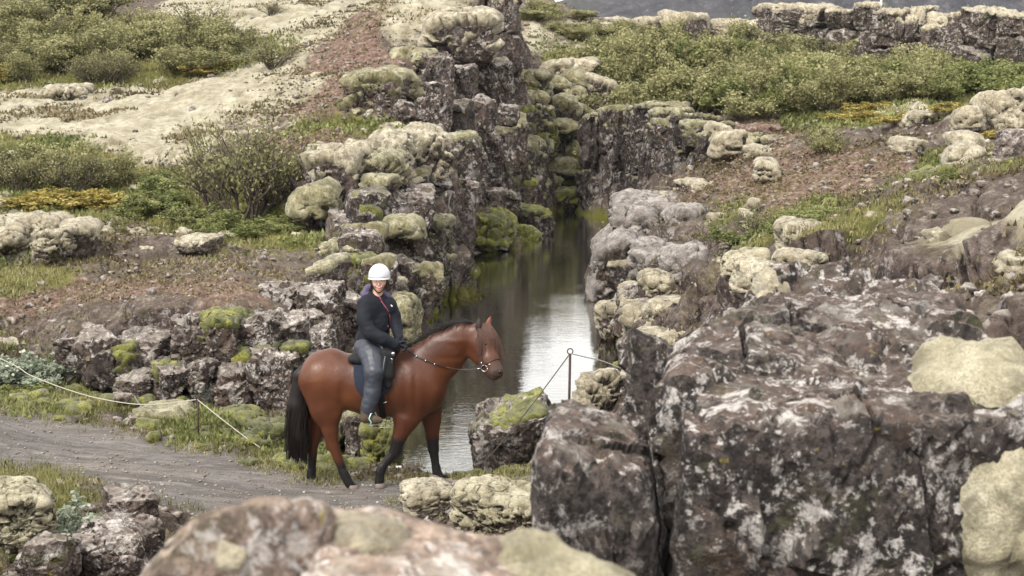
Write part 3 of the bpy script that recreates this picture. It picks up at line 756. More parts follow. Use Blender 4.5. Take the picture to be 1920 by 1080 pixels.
# --- head of the gorge
for i,(a,b,c_,d,D,l,m_) in enumerate([
 (1032,195,1082,305,46.5,'upright block with a round moss cap at the head of the gorge',OL),
 (1078,205,1116,300,47.5,'narrow dark block wedged at the head of the gorge',OL),
 (960,140,1026,185,45.5,'green mossy block at the top of the dark cleft',OL),
 (962,180,1024,240,44.2,'mossy boulder filling the cleft below the birch scrub',OL),
 (1000,235,1040,300,45.2,'shaded green boulder deep in the cleft',GR),
 (1025,230,1076,250,46,'flat moss pillow on the upright block',OL),
 (1020,120,1070,150,49,'pale moss ball beside the two stacked moss balls',PALE),
 (1062,118,1112,140,50,'long pale moss pillow under the willow scrub',PALE),
 (1060,140,1096,168,48.6,'grey-green moss ball stacked against the ledge',OL),
 (1024,148,1062,172,48,'brown-green moss ball on the cleft ledge',OL),
 (1056,168,1094,190,47.8,'smaller moss ball directly under the grey-green one',OL),
 (1036,186,1076,210,47.2,'moss ball sitting on the upright block',OL),
 (1090,150,1150,215,48.5,'pale moss-covered block under the overhanging scrub',PALE),
 (1035,302,1080,328,45.6,'low moss hummock on the green floor at the pool end',OL),
 (1030,362,1085,392,44.6,'grey stone on the green moss at the very end of the pool',GR),
 (1090,305,1120,335,46.6,'small moss hummock against the dark cliff foot',OL)]):
    prock(a,b,c_,d,D,l,depth=1.0,moss=m_,moss_args=MA(.13,-.1 if d-b<60 else .2,1.8),mat='basalt_moss')
# --- dark cliff right of the gorge: one thing, its columns are parts
def cliff(name, label, pts, mat, moss, w=(0.5, 0.9), depth=1.4, margs=None, jit=0.15, seed=1, flute=.05):
    """pts: (px, py_top, py_bottom, D) along the crest; filled with standing columns"""
    r = random.Random(seed); e = bpy.data.objects.new(name, None); COL.objects.link(e)
    p0 = at(pts[0][0], pts[0][2], pts[0][3]); e.location = p0; tag(e, label, 'cliff')
    P = [(at(a, b, d), at(a, c_, d)) for a, b, c_, d in pts]
    L = [0]
    for i in range(1, len(P)): L.append(L[-1] + math.hypot(P[i][0].x - P[i-1][0].x, P[i][0].y - P[i-1][0].y))
    u = 0
    while u < L[-1]:
        ww = r.uniform(*w); m = min(u + ww / 2, L[-1] - 1e-4)
        i = max(k for k in range(len(L)) if L[k] <= m); i = min(i, len(P) - 2)
        f = (m - L[i]) / (L[i+1] - L[i])
        t = P[i][0].lerp(P[i+1][0], f); b = P[i][1].lerp(P[i+1][1], f)
        top = t.z + r.uniform(-jit, jit * .5); h = top - b.z + .3
        tx, ty = P[i+1][0].x - P[i][0].x, P[i+1][0].y - P[i][0].y
        rz = math.atan2(ty, tx)
        dd = depth * r.uniform(.8, 1.2)
        _rs[0] += 1
        # columns break into two or three lengths
        cutp = sorted(r.uniform(.3, .7) for _ in range(1 if h > 1.6 else 0))
        segs = [0] + cutp + [1]
        for k in range(len(segs) - 1):
            z0, z1 = b.z - .3 + h * segs[k], b.z - .3 + h * segs[k+1]
            off = r.uniform(-.1, .14) if k == len(segs) - 2 else r.uniform(-.22, .02)
            loc = Vector((t.x, t.y + dd * .45 + off, (z0 + z1) / 2)) - e.location
            _rs[0] += 1
            o = rock('column', loc, (ww * 1.12, dd, (z1 - z0) * 1.08), _rs[0] * 7, mat, moss if k == len(segs) - 2 else None, e, rotz=rz + r.uniform(-.12, .12),
                 moss_args=margs or MA(.12, .3, 1.5), n=5 if k == len(segs) - 2 and P[0][0].y < 72 else 4, p=18, cuts=4, tilt=.06, flute=flute)
        u += ww * .92
    return e
cliff('basalt_cliff','dark dripping basalt cliff on the far side of the pool under the willow scrub',
      [(1112,225,410,44.2),(1150,215,410,43.6),(1200,205,405,42.8),(1250,205,390,41),(1300,225,385,39.6),(1350,250,370,38.4),(1400,262,345,37.4),(1462,268,310,37)],'basalt_dark',OL,seed=3,margs=MA(.08,.5,1.6),w=(.45,.8))
cliff('basalt_cliff','long straight basalt scarp along the skyline beyond the thicket',
      [(1496,22,95,70),(1520,8,95,68),(1600,12,105,67),(1700,16,115,66),(1800,22,120,65),(1900,30,130,63),(2050,40,150,61)],'basalt','moss_pale',seed=5,w=(.8,1.5),depth=3,flute=.12,margs=MA(.11,.62,1.2),jit=.25)
cliff('basalt_cliff','low broken basalt knoll left of the long skyline scarp',
      [(1232,48,85,74),(1260,38,85,73),(1320,30,85,73),(1380,34,80,74),(1440,50,80,76),(1500,62,80,78)],'basalt','moss_pale',seed=8,w=(.8,1.5),depth=3,margs=MA(.16,.3,1.2),jit=.3)
cliff('basalt_cliff','row of pale rounded ledges right of the small patch of sky',
      [(1000,50,66,76),(1040,42,66,78),(1090,48,66,79),(1160,40,66,82),(1225,48,66,82)],'basalt_pale','moss_pale',seed=9,w=(1.0,1.8),depth=3,margs=MA(.16,.1,1.2),jit=.2)

# --- mossy promontory right of the pool
for (a,b,c_,d,D,l,m_,dp) in [
 (1158,372,1292,436,33,'long mossy hump reaching the far end of the right bank','moss_lilac',1.2),
 (1278,344,1322,372,33.6,'round moss knob above the long mossy hump',PALE,.6),
 (1305,350,1345,376,32.8,'smaller moss knob beside the round one',PALE,.6),
 (1112,445,1200,560,30.2,'undercut prow of the mossy promontory hanging over the water','moss_lilac',1.5),
 (1160,402,1262,480,30.8,'stepped middle ledge of the mossy promontory','moss_lilac',1.5),
 (1240,395,1330,470,30,'heather-grown back of the mossy promontory','moss_lilac',1.3),
 (1192,462,1280,560,28.8,'lower nose of the mossy promontory above dark water','moss_lilac',1.3),
 (1250,470,1330,545,26.6,'crumbling block on the slope behind the promontory','moss_lilac',1.2),
 (1128,574,1176,640,26.4,'low dark boulder at the water below the promontory','moss_pale',.8),
 (1160,540,1235,580,25.8,'flat grey stone above the low dark boulder',None,.7),
 (1188,580,1268,650,24.3,'rounded stone with a thick pale moss top beside the pool',PALE,.9),
 (1205,520,1262,585,24.6,'small moss-capped stone wedged behind the near rock',PALE,.7),
 (1086,708,1160,780,17.2,'pale moss ball beside the iron ring post',PALE,.55)]:
    prock(a,b,c_,d,D,l,depth=dp,moss=m_,moss_args=MA(.09,.05,3.2,.6),mat='basalt')

# --- ledge of broken blocks along the brown terrace
for (a,b,c_,d,D,l,m_) in [
 (128,628,232,702,20.3,'long overhanging slab at the left end of the terrace ledge',None),
 (215,622,322,694,20.1,'dark undercut slab next to the square pale block',None),
 (318,590,388,690,19.8,'square pale block split by a deep crack in the terrace ledge',None),
 (380,592,452,672,19.7,'grey fissured block with a yellow-green moss tuft',GR),
 (446,590,520,662,19.9,'upright squared block right of the fissured one',None),
 (512,588,590,650,20.4,'tumbled grey block behind the horse\'s rump',None),
 (568,610,622,672,20.3,'rough shelf stone just above the horse\'s back',None),
 (222,700,286,746,19.5,'small dark stone with a white lichen patch low in the ledge',None),
 (276,680,330,744,19.3,'rounded stone under the dark undercut slab',None),
 (352,676,408,746,19.4,'egg-shaped stone under the square pale block',None),
 (398,680,446,740,19.3,'wedge stone under the fissured block',None),
 (410,708,474,774,19.1,'shaded stone at the ground beneath the wedge stone',None),
 (450,656,540,780,19.3,'big rounded block with dark gap beside it behind the tail',None),
 (528,650,610,720,19.9,'pale weathered stone behind the horse\'s croup',None),
 (556,700,640,790,19.4,'brown block half hidden by the horse\'s hindquarters',None),
 (475,535,560,600,21.4,'upper ledge block with smooth vertical face',None),
 (552,530,636,636,21.2,'broad smooth-faced column block left of the rider',None),
 (604,548,690,650,22,'tall narrow block directly behind the rider\'s back',None),
 (590,500,628,545,22.3,'moss-bearded stone on the corner above the smooth column',OL),
 (626,484,704,556,23.6,'lichen-pink stone behind the rider\'s shoulder',GR),
 (600,462,690,492,24.8,'long mossy sill above the rider\'s shoulder',OL)]:
    prock(a,b,c_,d,D,l,depth=1.0,moss=m_,moss_args=MA(.07,.35),mat='basalt_pale' if (a*7+b)%7==0 else 'basalt',p=13,cuts=6,rough=1.15)
# --- stones around the path and the near pool edge
prock(640,775,735,905,17.95,'squared mossy block seen under the horse\'s belly',depth=.6,moss=OL,moss_args=MA(.06,.45),mat='basalt',p=15,cuts=4)
prock(682,800,738,882,17.6,'rounded green moss mound between the horse\'s legs',depth=.45,moss=GR,moss_args=MA(.07,-.5,3),mat='basalt_moss')
prock(560,800,640,890,18.1,'dark stone behind the horse\'s hind legs',depth=.6,mat='basalt_moss',moss=GR,moss_args=MA(.06,.1))
prock(590,876,690,912,16.9,'low bright green moss hummock behind the hooves',depth=.5,moss=GR,moss_args=MA(.06,-.4,4),mat='basalt_moss')
prock(882,768,1034,884,18.1,'lichened boulder with a green crest standing alone at the pool edge',depth=1.0,moss=GR,moss_args=MA(.035,.72),mat='basalt',cuts=7,p=10)
prock(238,766,372,836,18.2,'low cracked outcrop beside the rope post',depth=.9,mat='basalt_pale',moss=OL,moss_args=MA(.03,.6),p=9)
prock(440,800,536,884,17.8,'dark heathery rock where the rope ends',depth=.8,mat='basalt_moss',moss=GR,moss_args=MA(.06,.3))
prock(410,780,480,840,18.4,'mossy tussock rock behind the sagging rope',depth=.7,mat='basalt_moss',moss=GR,moss_args=MA(.07,0))
prock(208,738,246,752,18.9,'small grey stone with a white top beneath the rope',depth=.2,mat='basalt_pale')
prock(752,918,850,965,14.4,'low pale crusted stone at the edge of the path',depth=.5,mat='basalt_pale',moss='moss_pale',moss_args=MA(.03,.3,5),p=9)
prock(790,903,850,925,15.0,'flat grey step stone in front of the front hoof',depth=.3,mat='basalt',p=14)
prock(840,905,905,930,14.9,'second flat grey step stone nearer the mossy boulder',depth=.3,mat='basalt',p=14)
prock(850,925,1035,1010,12.6,'boulder under a double hump of cream moss in front of the path',depth=.55,mat='basalt',moss='moss_near',moss_args=MA(.07,.1,3.0,.4),n=6)
prock(-30,925,72,1030,11.8,'round cream-green moss boulder at the lower left edge',depth=.45,mat='basalt_moss',moss='moss_near',moss_args=MA(.07,-.1,4,.35),n=6)
prock(192,925,288,985,12.8,'dark lichened stone behind the silvery willow',depth=.4,mat='basalt')
prock(118,985,285,1100,11.6,'rounded pale stone at the bottom left of the path bank',depth=.6,mat='basalt',n=6)
prock(28,1015,132,1100,11.2,'brown split stone beside the cream-green moss boulder',depth=.45,mat='basalt')
# --- right bank humps and stones
for (a,b,c_,d,D,l,m_) in [
 (1698,214,1772,252,33,'grey pyramid boulder under a small moss cap on the right bank',PALE),
 (1800,205,1850,238,31,'dark block at the lower end of the mossy ridge',PALE),
 (1838,172,1925,232,31.5,'bulbous pale moss ridge on the right bank skyline',PALE),
 (1915,165,1990,240,32,'continuation of the mossy ridge out of the frame',PALE),
 (1790,252,1842,302,26.5,'double pale moss ball halfway up the right bank',PALE),
 (1795,275,1850,305,25.6,'lower round moss ball of the right bank pair',PALE),
 (1690,262,1730,285,28,'dark little boulder with a moss lid',PALE),
 (1425,305,1462,328,30.5,'single pale moss ball on the brown slope',PALE),
 (1325,235,1372,262,38.5,'moss-topped stone on the edge of the dark cliff',PALE),
 (1340,248,1400,284,36.8,'rounded moss stone on the rust-red ledge',PALE),
 (1405,278,1455,302,35.2,'small moss-covered stone beneath the red rock ledge',PALE),
 (1280,186,1330,208,44,'pale moss hump at the top of the dark cliff',PALE),
 (1420,218,1475,240,41,'grey-green moss tussock behind the rust-red ledge',OL),
 (1880,245,1960,300,24,'dark crusted boulder cut by the right edge of the photo',None),
 (1480,425,1560,470,16.8,'pale mossy mound under the green dwarf bush',PALE),
 (1382,500,1470,545,12.2,'cream moss sausage along the back of the near rock',PALE),
 (1365,478,1440,512,12.8,'yellowish moss hump left of the cream one','moss_near'),
 (1465,480,1540,512,12.4,'olive moss hump right of the cream one',PALE),
 (1770,318,1850,352,22,'flat pale lichen-moss patch stone on the open slope',PALE)]:
    prock(a,b,c_,d,D,l,depth=.8 if D > 15 else .32,sink=.5,moss=m_,moss_args=MA(.07 if D > 15 else .035,.0,3),mat='basalt_pale' if m_ is None else 'basalt')
o = prock(1375,228,1490,262,38.6,'flat rust-red rock ledge with parallel cracks',depth=1.8,mat='basalt',p=14,sink=.5)
o.data.materials[0] = make_rock_mat('rust_red_basalt', (0.045, 0.028, 0.022), (0.15, 0.092, 0.068), 0.35, top=(0.20, 0.13, 0.10))
# upper left
prock(480,198,555,226,38.6,'low stone with moss crown on the pale moss slope',depth=.9,moss=PALE,moss_args=MA(.1,.1))
prock(-50,424,40,460,24.8,'pale moss hump cut by the left edge of the photo above the terrace',depth=.9,sink=.5,moss=PALE,moss_args=MA(.10,.0,2.2))
prock(34,414,108,450,25.2,'highest of the pale moss humps at the left back of the terrace',depth=.8,sink=.5,moss=PALE,moss_args=MA(.10,.0,2.2))
prock(60,440,122,470,24.2,'front moss hump with a dark crack beside it, left back of the terrace',depth=.6,sink=.5,moss=PALE,moss_args=MA(.08,.1,2.4))
prock(112,424,172,462,24.7,'wrinkled grey-white moss hump at the right end of the left humps',depth=.8,sink=.5,moss=PALE,moss_args=MA(.09,.1,2.4))
prock(330,446,392,470,24.8,'pale crusted stone at the edge of the grassy hollow',depth=.8,moss=PALE,moss_args=MA(.04,.4,3),mat='basalt_pale')
prock(300,296,385,332,33.2,'pale moss-covered hump in the middle of the shrubs',depth=1.2,moss=PALE,moss_args=MA(.16,-.1,1.6))
prock(84,168,150,190,42.6,'small moss knoll at the foot of the hillside birches',depth=1.2,moss=PALE,moss_args=MA(.16,-.2,1.6))

# --- the two lichen-covered rocks next to the camera
_rs[0] = 900
def near(name, label, loc, size, seed, mat, **kw):
    o = rock(name, loc, size, seed, mat, **kw); tag(o, label, 'boulder'); return o
# --- rubble of the gorge walls: smaller blocks as parts of one wall each
def wall(label, line, n, seed, hs, mats, moss, tall=False):
    """line: (px_top,py_top,D_top, px_bot,py_bot,D_bot) along the wall"""
    e = bpy.data.objects.new('gorge_wall', None); COL.objects.link(e)
    l0 = line[0]; e.location = at(l0[3], l0[4], l0[5]); tag(e, label, 'rock wall')
    r = random.Random(seed)
    for _ in range(n):
        u = r.uniform(0, len(line) - 1.001); i = int(u); f = u - i; v = r.random() ** 0.9
        a, b = line[i], line[i + 1]
        q = [a[k] * (1 - f) + b[k] * f for k in range(6)]
        D = q[2] * (1 - v) + q[5] * v
        P = at(q[0] * (1 - v) + q[3] * v, q[1] * (1 - v) + q[4] * v, D)
        zg = float(gz(P.x, P.y))
        sx = r.uniform(*hs); _rs[0] += 1
        P.z = min(P.z, zg + sx * .1) if P.z > zg + .5 else P.z
        tall_ = r.uniform(1.2, 2.3) if tall and v < .75 else r.uniform(.6, 1.2)
        rock('block', P - e.location, (sx * r.uniform(.8, 1.2), sx * r.uniform(.8, 1.2), sx * tall_), _rs[0] * 3, r.choice(mats),
             r.choice(moss), e, n=4, p=17 if tall else 13, tilt=.07 if tall else .13, cuts=4 if tall else 7, moss_args=MA(.07, .35, 2.5))
    return e
wall('rubbly left wall of the gorge running down to the pool',
     [(660,470,25.4,745,640,22.6),(680,400,27,775,520,26.7),(740,300,30.5,815,470,31.5),(800,220,34,880,420,36),(850,180,37,960,400,39.5),(930,180,41,1020,380,42)],135,4,(.28,.75),['basalt','basalt','basalt_dark','basalt_moss'],[None,None,None,OL,GR],tall=True)
wall('broken right wall of the gorge below the mossy promontory',
     [(1150,390,43,1155,405,43),(1200,370,36,1190,420,36),(1165,500,31,1165,520,30),(1215,560,28,1200,600,25.5),(1260,600,23,1220,680,22),(1250,660,20,1200,800,17.5)],34,6,(.3,.8),['basalt','basalt_dark'],[None,PALE,PALE])
wall('block-strewn back of the brown terrace ledge',
     [(130,600,20.6,150,690,20.2),(320,588,20.3,330,740,19.6),(470,588,20.5,470,760,19.6),(600,590,21,640,760,19.3),(700,560,23.5,730,720,20.5)],34,8,(.22,.6),['basalt','basalt_dark'],[None,None,None,GR])
wall('mossy tumbled steps at the head of the gorge',
     [(972,165,46,968,250,43),(1010,155,47.5,1030,320,45),(1060,150,49,1080,340,46.5),(1130,140,49,1110,240,46)],44,12,(.4,1.0),['basalt_moss'],[OL,OL,GR])
# ------------------------------------------------------------------ rocks next to the camera
def at_box(x0, y0, x1, y1, D): return at((x0 + x1) / 2, (y0 + y1) / 2, D), (x1 - x0) * D / F, (y1 - y0) * D / F
def near_rock(label, px, py, D, size, seed, mat, rotz=0, **kw):
    P = at(px, py, D + size[1] * .8)                # py is where the back edge of its top is seen
    P.x = at(px, py, D).x; P.y = D + size[1] / 2; P.z -= size[2] / 2
    o = rock('boulder', P, size, seed, mat, rotz=rotz, **kw); tag(o, label, 'boulder'); return o
# big one on the right: front edge of its flat top seen at y=600..760
R_BIG = near_rock('huge dark lichen-spotted rock with a flat crusted top filling the lower right', 1655, 478, 5.0, (1.50, 2.2, 2.6), 4101, 'basalt_near', n=7, p=26, cuts=4, tilt=.07, rough=.85, rotz=-.10, cell=2.6, crisp=30)
near_rock('rounded lobe of dark rock leaning against the left side of the huge one', 1138, 745, 4.9, (.46, .7, 2.0), 4205, 'basalt_near', n=6, p=6.5, cuts=6, rough=.7, cell=3.0)
near_rock('ragged shoulder of dark rock between the rounded lobe and the pool', 1240, 628, 6.0, (.26, .6, 1.8), 4211, 'basalt_near', n=6, p=14, cuts=6, rough=.8, cell=3.4)
R_LEFT = near_rock('blurred dark rock with a flat lichened top before the lens at bottom left', 395, 918, 2.75, (.42, .30, .8), 4307, 'basalt_rust', n=6, p=16, cuts=5, rough=.5, cell=4.5)
R_SLAB = near_rock('blurred orange-crusted slab along the bottom edge', 885, 1040, 2.7, (.84, .30, .5), 4313, 'basalt_rust', n=6, p=12, cuts=5, rough=.5, cell=4.5)
R_SLAB.rotation_euler.y = math.radians(6)
from mathutils.bvhtree import BVHTree
def patch_on(o, label, px, py, rad, thick, seed, mat='moss_near', cell=4.2, squash=(1, 1, 1)):
    """woolly moss grown over part of a rock, following its surface"""
    bpy.context.view_layer.update()
    Mx = np.array(o.matrix_basis); me = o.data
    P = np.empty(len(me.vertices) * 3); me.vertices.foreach_get('co', P); P = P.reshape(-1, 3) @ Mx[:3, :3].T + Mx[:3, 3]
    T = np.array([p.vertices[:] for p in me.polygons])
    bv = BVHTree.FromPolygons([tuple(v) for v in P], [tuple(t) for t in T])
    d = (at(px, py, 5.0) - Vector((0, 0, EYE))).normalized(); h = bv.ray_cast(Vector((0, 0, EYE)), d)[0]
    if h is None: return None
    N = vnormals(P, T)
    for _ in range(6):                                  # the moss lies on a softened surface
        A = np.zeros_like(N); W = np.zeros(len(N))
        for a_, b_ in ((0, 1), (1, 2), (2, 0)):
            np.add.at(A, T[:, a_], N[T[:, b_]]); np.add.at(A, T[:, b_], N[T[:, a_]])
        N = A / (np.linalg.norm(A, axis=1)[:, None] + 1e-9)
    r = np.linalg.norm((P - np.array(h)) / (rad * np.array(squash)), axis=1)
    k = 1 - r + .38 * fbm(P * (.9 / rad) + seed, seed, 3)
    m = np.sqrt(np.clip(k / .55, 0, 1))
    g1_, _, _ = worley(P * cell / rad * .55 + seed + .2 * fbm(P * 5, seed, 2)[:, None], seed); g2_, _, _ = worley(P * cell / rad * 1.6 + seed, seed + 2)
    t = thick * m * (.30 + .85 * np.sqrt(np.clip(1.05 - g1_ ** 2 * 1.1, .02, 1)) + .16 * (1 - g2_) + .4 * fbm(P * (1.2 / rad), seed + 5, 3)) + .004 * m * fbm(P * 45, seed, 3)
    t = np.where(k > 0, t, np.maximum(k, -.6) * .05 - .004)
    O = P + N * t[:, None]; O[:, 2] -= .25 * thick * m * (1 - np.abs(N[:, 2]))
    T2 = T[(k[T] > -.1).any(axis=1)]; u, inv = np.unique(T2, return_inverse=True)
    c = link('moss_cushion', mesh_np('moss_cushion', O[u], inv.reshape(T2.shape)), MAT[mat]); tag(c, label, 'moss'); return c
patch_on(R_BIG, 'thick cream moss cushion bulging over the right side of the huge rock', 1855, 690, .25, .085, 5, squash=(1.1, 1.3, .75))
patch_on(R_BIG, 'lower cream moss cushion hanging down the right edge of the huge rock', 1915, 985, .23, .085, 6)
patch_on(R_BIG, 'faded pale moss carpet at the back corner of the huge rock', 1870, 500, .42, .07, 7, 'moss_pale', squash=(1, 1.3, 1))
patch_on(R_BIG, 'small cream moss patch at the back edge in the middle of the huge rock', 1430, 530, .08, .025, 12, 'moss_pale', squash=(1.8, 1, 1))
patch_on(R_SLAB, 'flat pale moss cushion on the blurred sloping slab', 690, 1000, .075, .022, 8, 'moss_pale')
patch_on(R_SLAB, 'cream moss strip along the far end of the blurred sloping slab', 1060, 1052, .11, .022, 9, squash=(1.4, 1, 1))
patch_on(R_LEFT, 'small grey moss knob low on the side of the blurred dark rock', 430, 1045, .032, .02, 10, 'moss_pale')
# ------------------------------------------------------------------ plants
def leaf_mat(name, a, b, c_, trans=0.25):
    s = M(name)
    at_ = s.attr('tint')
    col = s.ramp(at_[0], [(0.0, a), (0.5, b), (1.0, c_)])
    s.base(col); s.rough(0.6); s.b.inputs['Specular IOR Level'].default_value = 0.2
    tr = s.n('ShaderNodeBsdfTranslucent'); s.l(col, tr.inputs[0])
    mx = s.n('ShaderNodeMixShader'); mx.inputs[0].default_value = trans
    s.l(s.b.outputs[0], mx.inputs[1]); s.l(tr.outputs[0], mx.inputs[2]); s.l(mx.outputs[0], s.out.inputs[0])
    return s.m
L_BIRCH = leaf_mat('birch_leaves', (0.080, 0.078, 0.030), (0.205, 0.20, 0.085), (0.36, 0.34, 0.17))
L_WILLOW = leaf_mat('willow_leaves', (0.14, 0.17, 0.12), (0.30, 0.34, 0.25), (0.46, 0.49, 0.39))
L_GREEN = leaf_mat('green_leaves', (0.060, 0.072, 0.022), (0.15, 0.17, 0.055), (0.28, 0.29, 0.11))
L_YELLOW = leaf_mat('autumn_leaves', (0.15, 0.115, 0.03), (0.33, 0.26, 0.06), (0.47, 0.40, 0.14))
L_GRASS = leaf_mat('grass_blades', (0.075, 0.08, 0.024), (0.18, 0.175, 0.065), (0.36, 0.32, 0.17), 0.3)
L_HEATH = leaf_mat('heath_leaves', (0.05, 0.035, 0.022), (0.12, 0.10, 0.045), (0.26, 0.21, 0.13), 0.15)
s = M('twig_bark'); s.base(s.ramp(s.noise(20, 3), [(0.3, (0.045, 0.035, 0.028)), (0.7, (0.13, 0.105, 0.085))])); BARK = s.m
def quads_at(C, size, rs, elong=1.7, up=0.0):
    n = len(C)
    a = rs.normal(0, 1, (n, 3)); a[:, 2] += up; a /= np.linalg.norm(a, axis=1)[:, None]
    b = np.cross(a, rs.normal(0, 1, (n, 3))); b /= np.linalg.norm(b, axis=1)[:, None] + 1e-9
    s_ = (size * rs.uniform(0.6, 1.3, n))[:, None]
    V = np.stack([C - a * s_ * elong * .5, C + b * s_ * .5, C + a * s_ * elong * .5, C - b * s_ * .5], 1).reshape(-1, 3)
    return V, np.arange(n * 4).reshape(n, 4)
def shrub_meshes(seed, stems=7, leaves=3000, leaf=0.04, bare=0.0, flat=1.0, lean=0.75):
    """unit-high shrub: meshes of its stems and of its leaves"""
    rs = np.random.RandomState(seed); SV, SQ, tips = [], [], []
    def add(p, r, seg):
        v, q = tube(p, r, seg, caps=False); o = len(SV)
        SV.extend(v); SQ.extend([[i + o for i in f] for f in q])
    def branch(p, d, L, r, depth):
        k = 5; pts = [p]; dd = d.copy()
        for i in range(k):
            dd = dd + rs.normal(0, 0.16, 3) + np.array([0, 0, 0.07]); dd /= np.linalg.norm(dd)
            pts.append(pts[-1] + dd * L / k)
        add(pts, np.linspace(r, r * 0.45, k + 1), 4 if depth < 2 else 3)
        if depth < 3:
            for _ in range(3 if depth < 2 else 2):
                i = rs.randint(1 + (depth == 0), k + 1); q = pts[i]
                nd = dd + rs.normal(0, 0.55, 3); nd[2] = abs(nd[2]) * 0.8 + 0.1; nd /= np.linalg.norm(nd)
                branch(q, nd, L * rs.uniform(0.45, 0.7), r * 0.55, depth + 1)
        if depth >= 1:
            for i in range(1, k + 1): tips.append(pts[i])
    for k in range(stems):
        a = 2 * math.pi * (k + rs.uniform(-.3, .3)) / stems
        d = np.array([math.cos(a) * lean * rs.uniform(.3, 1.1), math.sin(a) * lean * rs.uniform(.3, 1.1), rs.uniform(.7, 1.1)]); d /= np.linalg.norm(d)
        branch(np.array([math.cos(a) * .04, math.sin(a) * .04, -.05]), d, rs.uniform(.5, .75), 0.016 + .006 * bare, 0)
    T_ = np.array(tips)
    C = T_[rs.randint(0, len(T_), leaves)] + rs.normal(0, 0.045 + 0.02 * bare, (leaves, 3))
    C = C[C[:, 2] > 0.02]
    mz = np.array(SV)[:, 2].max()
    C[:, 2] *= flat / mz; SVa = np.array(SV); SVa[:, 2] *= flat / mz
    V, Fq = quads_at(C, np.full(len(C), leaf), rs)
    ml = mesh_np('foliage', V, Fq, False)
    clump = fbm(C * 3.0, seed, 3) * 0.9 + 0.5 + rs.normal(0, 0.17, len(C)) + 0.25 * (C[:, 2] - .5)
    colattr(ml, 'tint', np.repeat(np.clip(clump, 0, 1), 4)[:, None].repeat(3, 1))
    return mesh_list('stems', SVa, SQ), ml
KIND = {}
for i in range(4): KIND['birch', i] = (shrub_meshes(11 + i, 9, 4300, 0.034), L_BIRCH)
for i in range(2): KIND['sparse', i] = (shrub_meshes(31 + i, 14, 1900, 0.024, bare=1, lean=.9), L_BIRCH)
for i in range(2): KIND['willow', i] = (shrub_meshes(41 + i, 9, 2600, 0.055, flat=.9), L_WILLOW)
for i in range(2): KIND['green', i] = (shrub_meshes(51 + i, 9, 3600, 0.042), L_GREEN)
for i in range(2): KIND['yellow', i] = (shrub_meshes(61 + i, 10, 2200, 0.06, lean=1.2), L_YELLOW)
RP = random.Random(5)
def shrub(kind, px, py, w, h, label, group=None, D=None, cat='shrub', name=None):
    """shrub whose foot is seen at (px,py), w and h in photo pixels"""
    if D:
        P = at(px, py, D); P.z = float(gz(P.x, P.y)) - .03
    else: P = hit(px, py)
    k = (kind, RP.randrange(4 if kind == 'birch' else 2))
    (ms, ml), mat = KIND[k]
    o = bpy.data.objects.new(name or {'birch': 'birch_shrub', 'sparse': 'birch_shrub', 'willow': 'willow_shrub', 'green': 'dwarf_birch', 'yellow': 'bilberry_shrub'}[kind], None)
    COL.objects.link(o); o.location = P - Vector((0, 0, .03))
    hh = h * P.y / F; ww = w * P.y / F
    o.scale = (ww / 1.25, ww / 1.25, hh); o.rotation_euler.z = RP.uniform(0, 6.28)
    tag(o, label, cat, group)
    link('stems', ms, BARK, o); link('foliage', ml, mat, o)
    return o
# thicket across the pool
g1 = 'birch scrub in the thicket beyond the gorge'
for k in range(74):
    px = RP.uniform(1120, 1760); f = RP.random()
    y0 = 120 + 8 * math.sin(px / 60); y1 = 228 - 40 * max(0, (px - 1560) / 200) - (25 if px < 1200 else 0)
    py = y0 + (y1 - y0) * f
    top = RP.uniform(56, 105)
    if px > 1590: py = max(py, 165); top *= .8
    shrub('birch' if RP.random() < .86 else 'green', px, py, RP.uniform(95, 150), top, 'one of the dense olive birch bushes massed in the thicket beyond the pool', g1)
for k in range(9):
    shrub('birch', RP.uniform(1118, 1190), RP.uniform(190, 232), 100, 70, 'one of the dense olive birch bushes massed in the thicket beyond the pool', g1, D=RP.uniform(44, 46.5))
for k in range(12):
    shrub('green', RP.uniform(1745, 2000), RP.uniform(165, 205), RP.uniform(90, 130), RP.uniform(50, 72), 'one of the fresher green bushes below the skyline scarp', 'green bushes below the skyline scarp')
for k in range(16):
    shrub('birch', RP.uniform(1005, 1215), 95, RP.uniform(60, 90), RP.uniform(22, 34), 'one of the small hazy bushes behind the head of the gorge', 'small bushes behind the head of the gorge', D=RP.uniform(55, 62))
for k in range(10):
    shrub('yellow', RP.uniform(1590, 1800), RP.uniform(205, 236), RP.uniform(60, 80), RP.uniform(16, 26), 'one of the low yellowing bushes at the front of the thicket', 'low yellowing bushes along the thicket')
# hillside thicket upper left
g2 = 'birch scrub on the left hillside'
for k in range(62):
    px = RP.uniform(-60, 430); py = RP.uniform(20, 165) if px < 250 else RP.uniform(75, 140)
    shrub('birch' if RP.random() < .8 else 'sparse', px, py, RP.uniform(90, 140), RP.uniform(45, 78), 'one of the olive birch bushes covering the left hillside', g2)
shrub('sparse', 385, 92, 130, 105, 'tall bare-twigged birch standing up against the pale moss on the hilltop')
shrub('sparse', 345, 98, 90, 80, 'thin bare birch leaning left beside the tallest hilltop birch')
shrub('sparse', 510, 128, 110, 62, 'twiggy olive bush at the right end of the hillside scrub')
shrub('willow', 395, 112, 75, 34, 'blue-green willow clump below the hilltop birch')
shrub('willow', 440, 112, 70, 32, 'second blue-green willow clump, nearer the twiggy olive bush')
shrub('yellow', 390, 140, 120, 28, 'rusty yellow low bush under the blue-green willows')
shrub('yellow', 15, 150, 70, 34, 'yellowing bush at the left edge of the hillside scrub')
shrub('sparse', 510, 30, 50, 34, 'tiny lone twiggy bush on the upper pale moss')
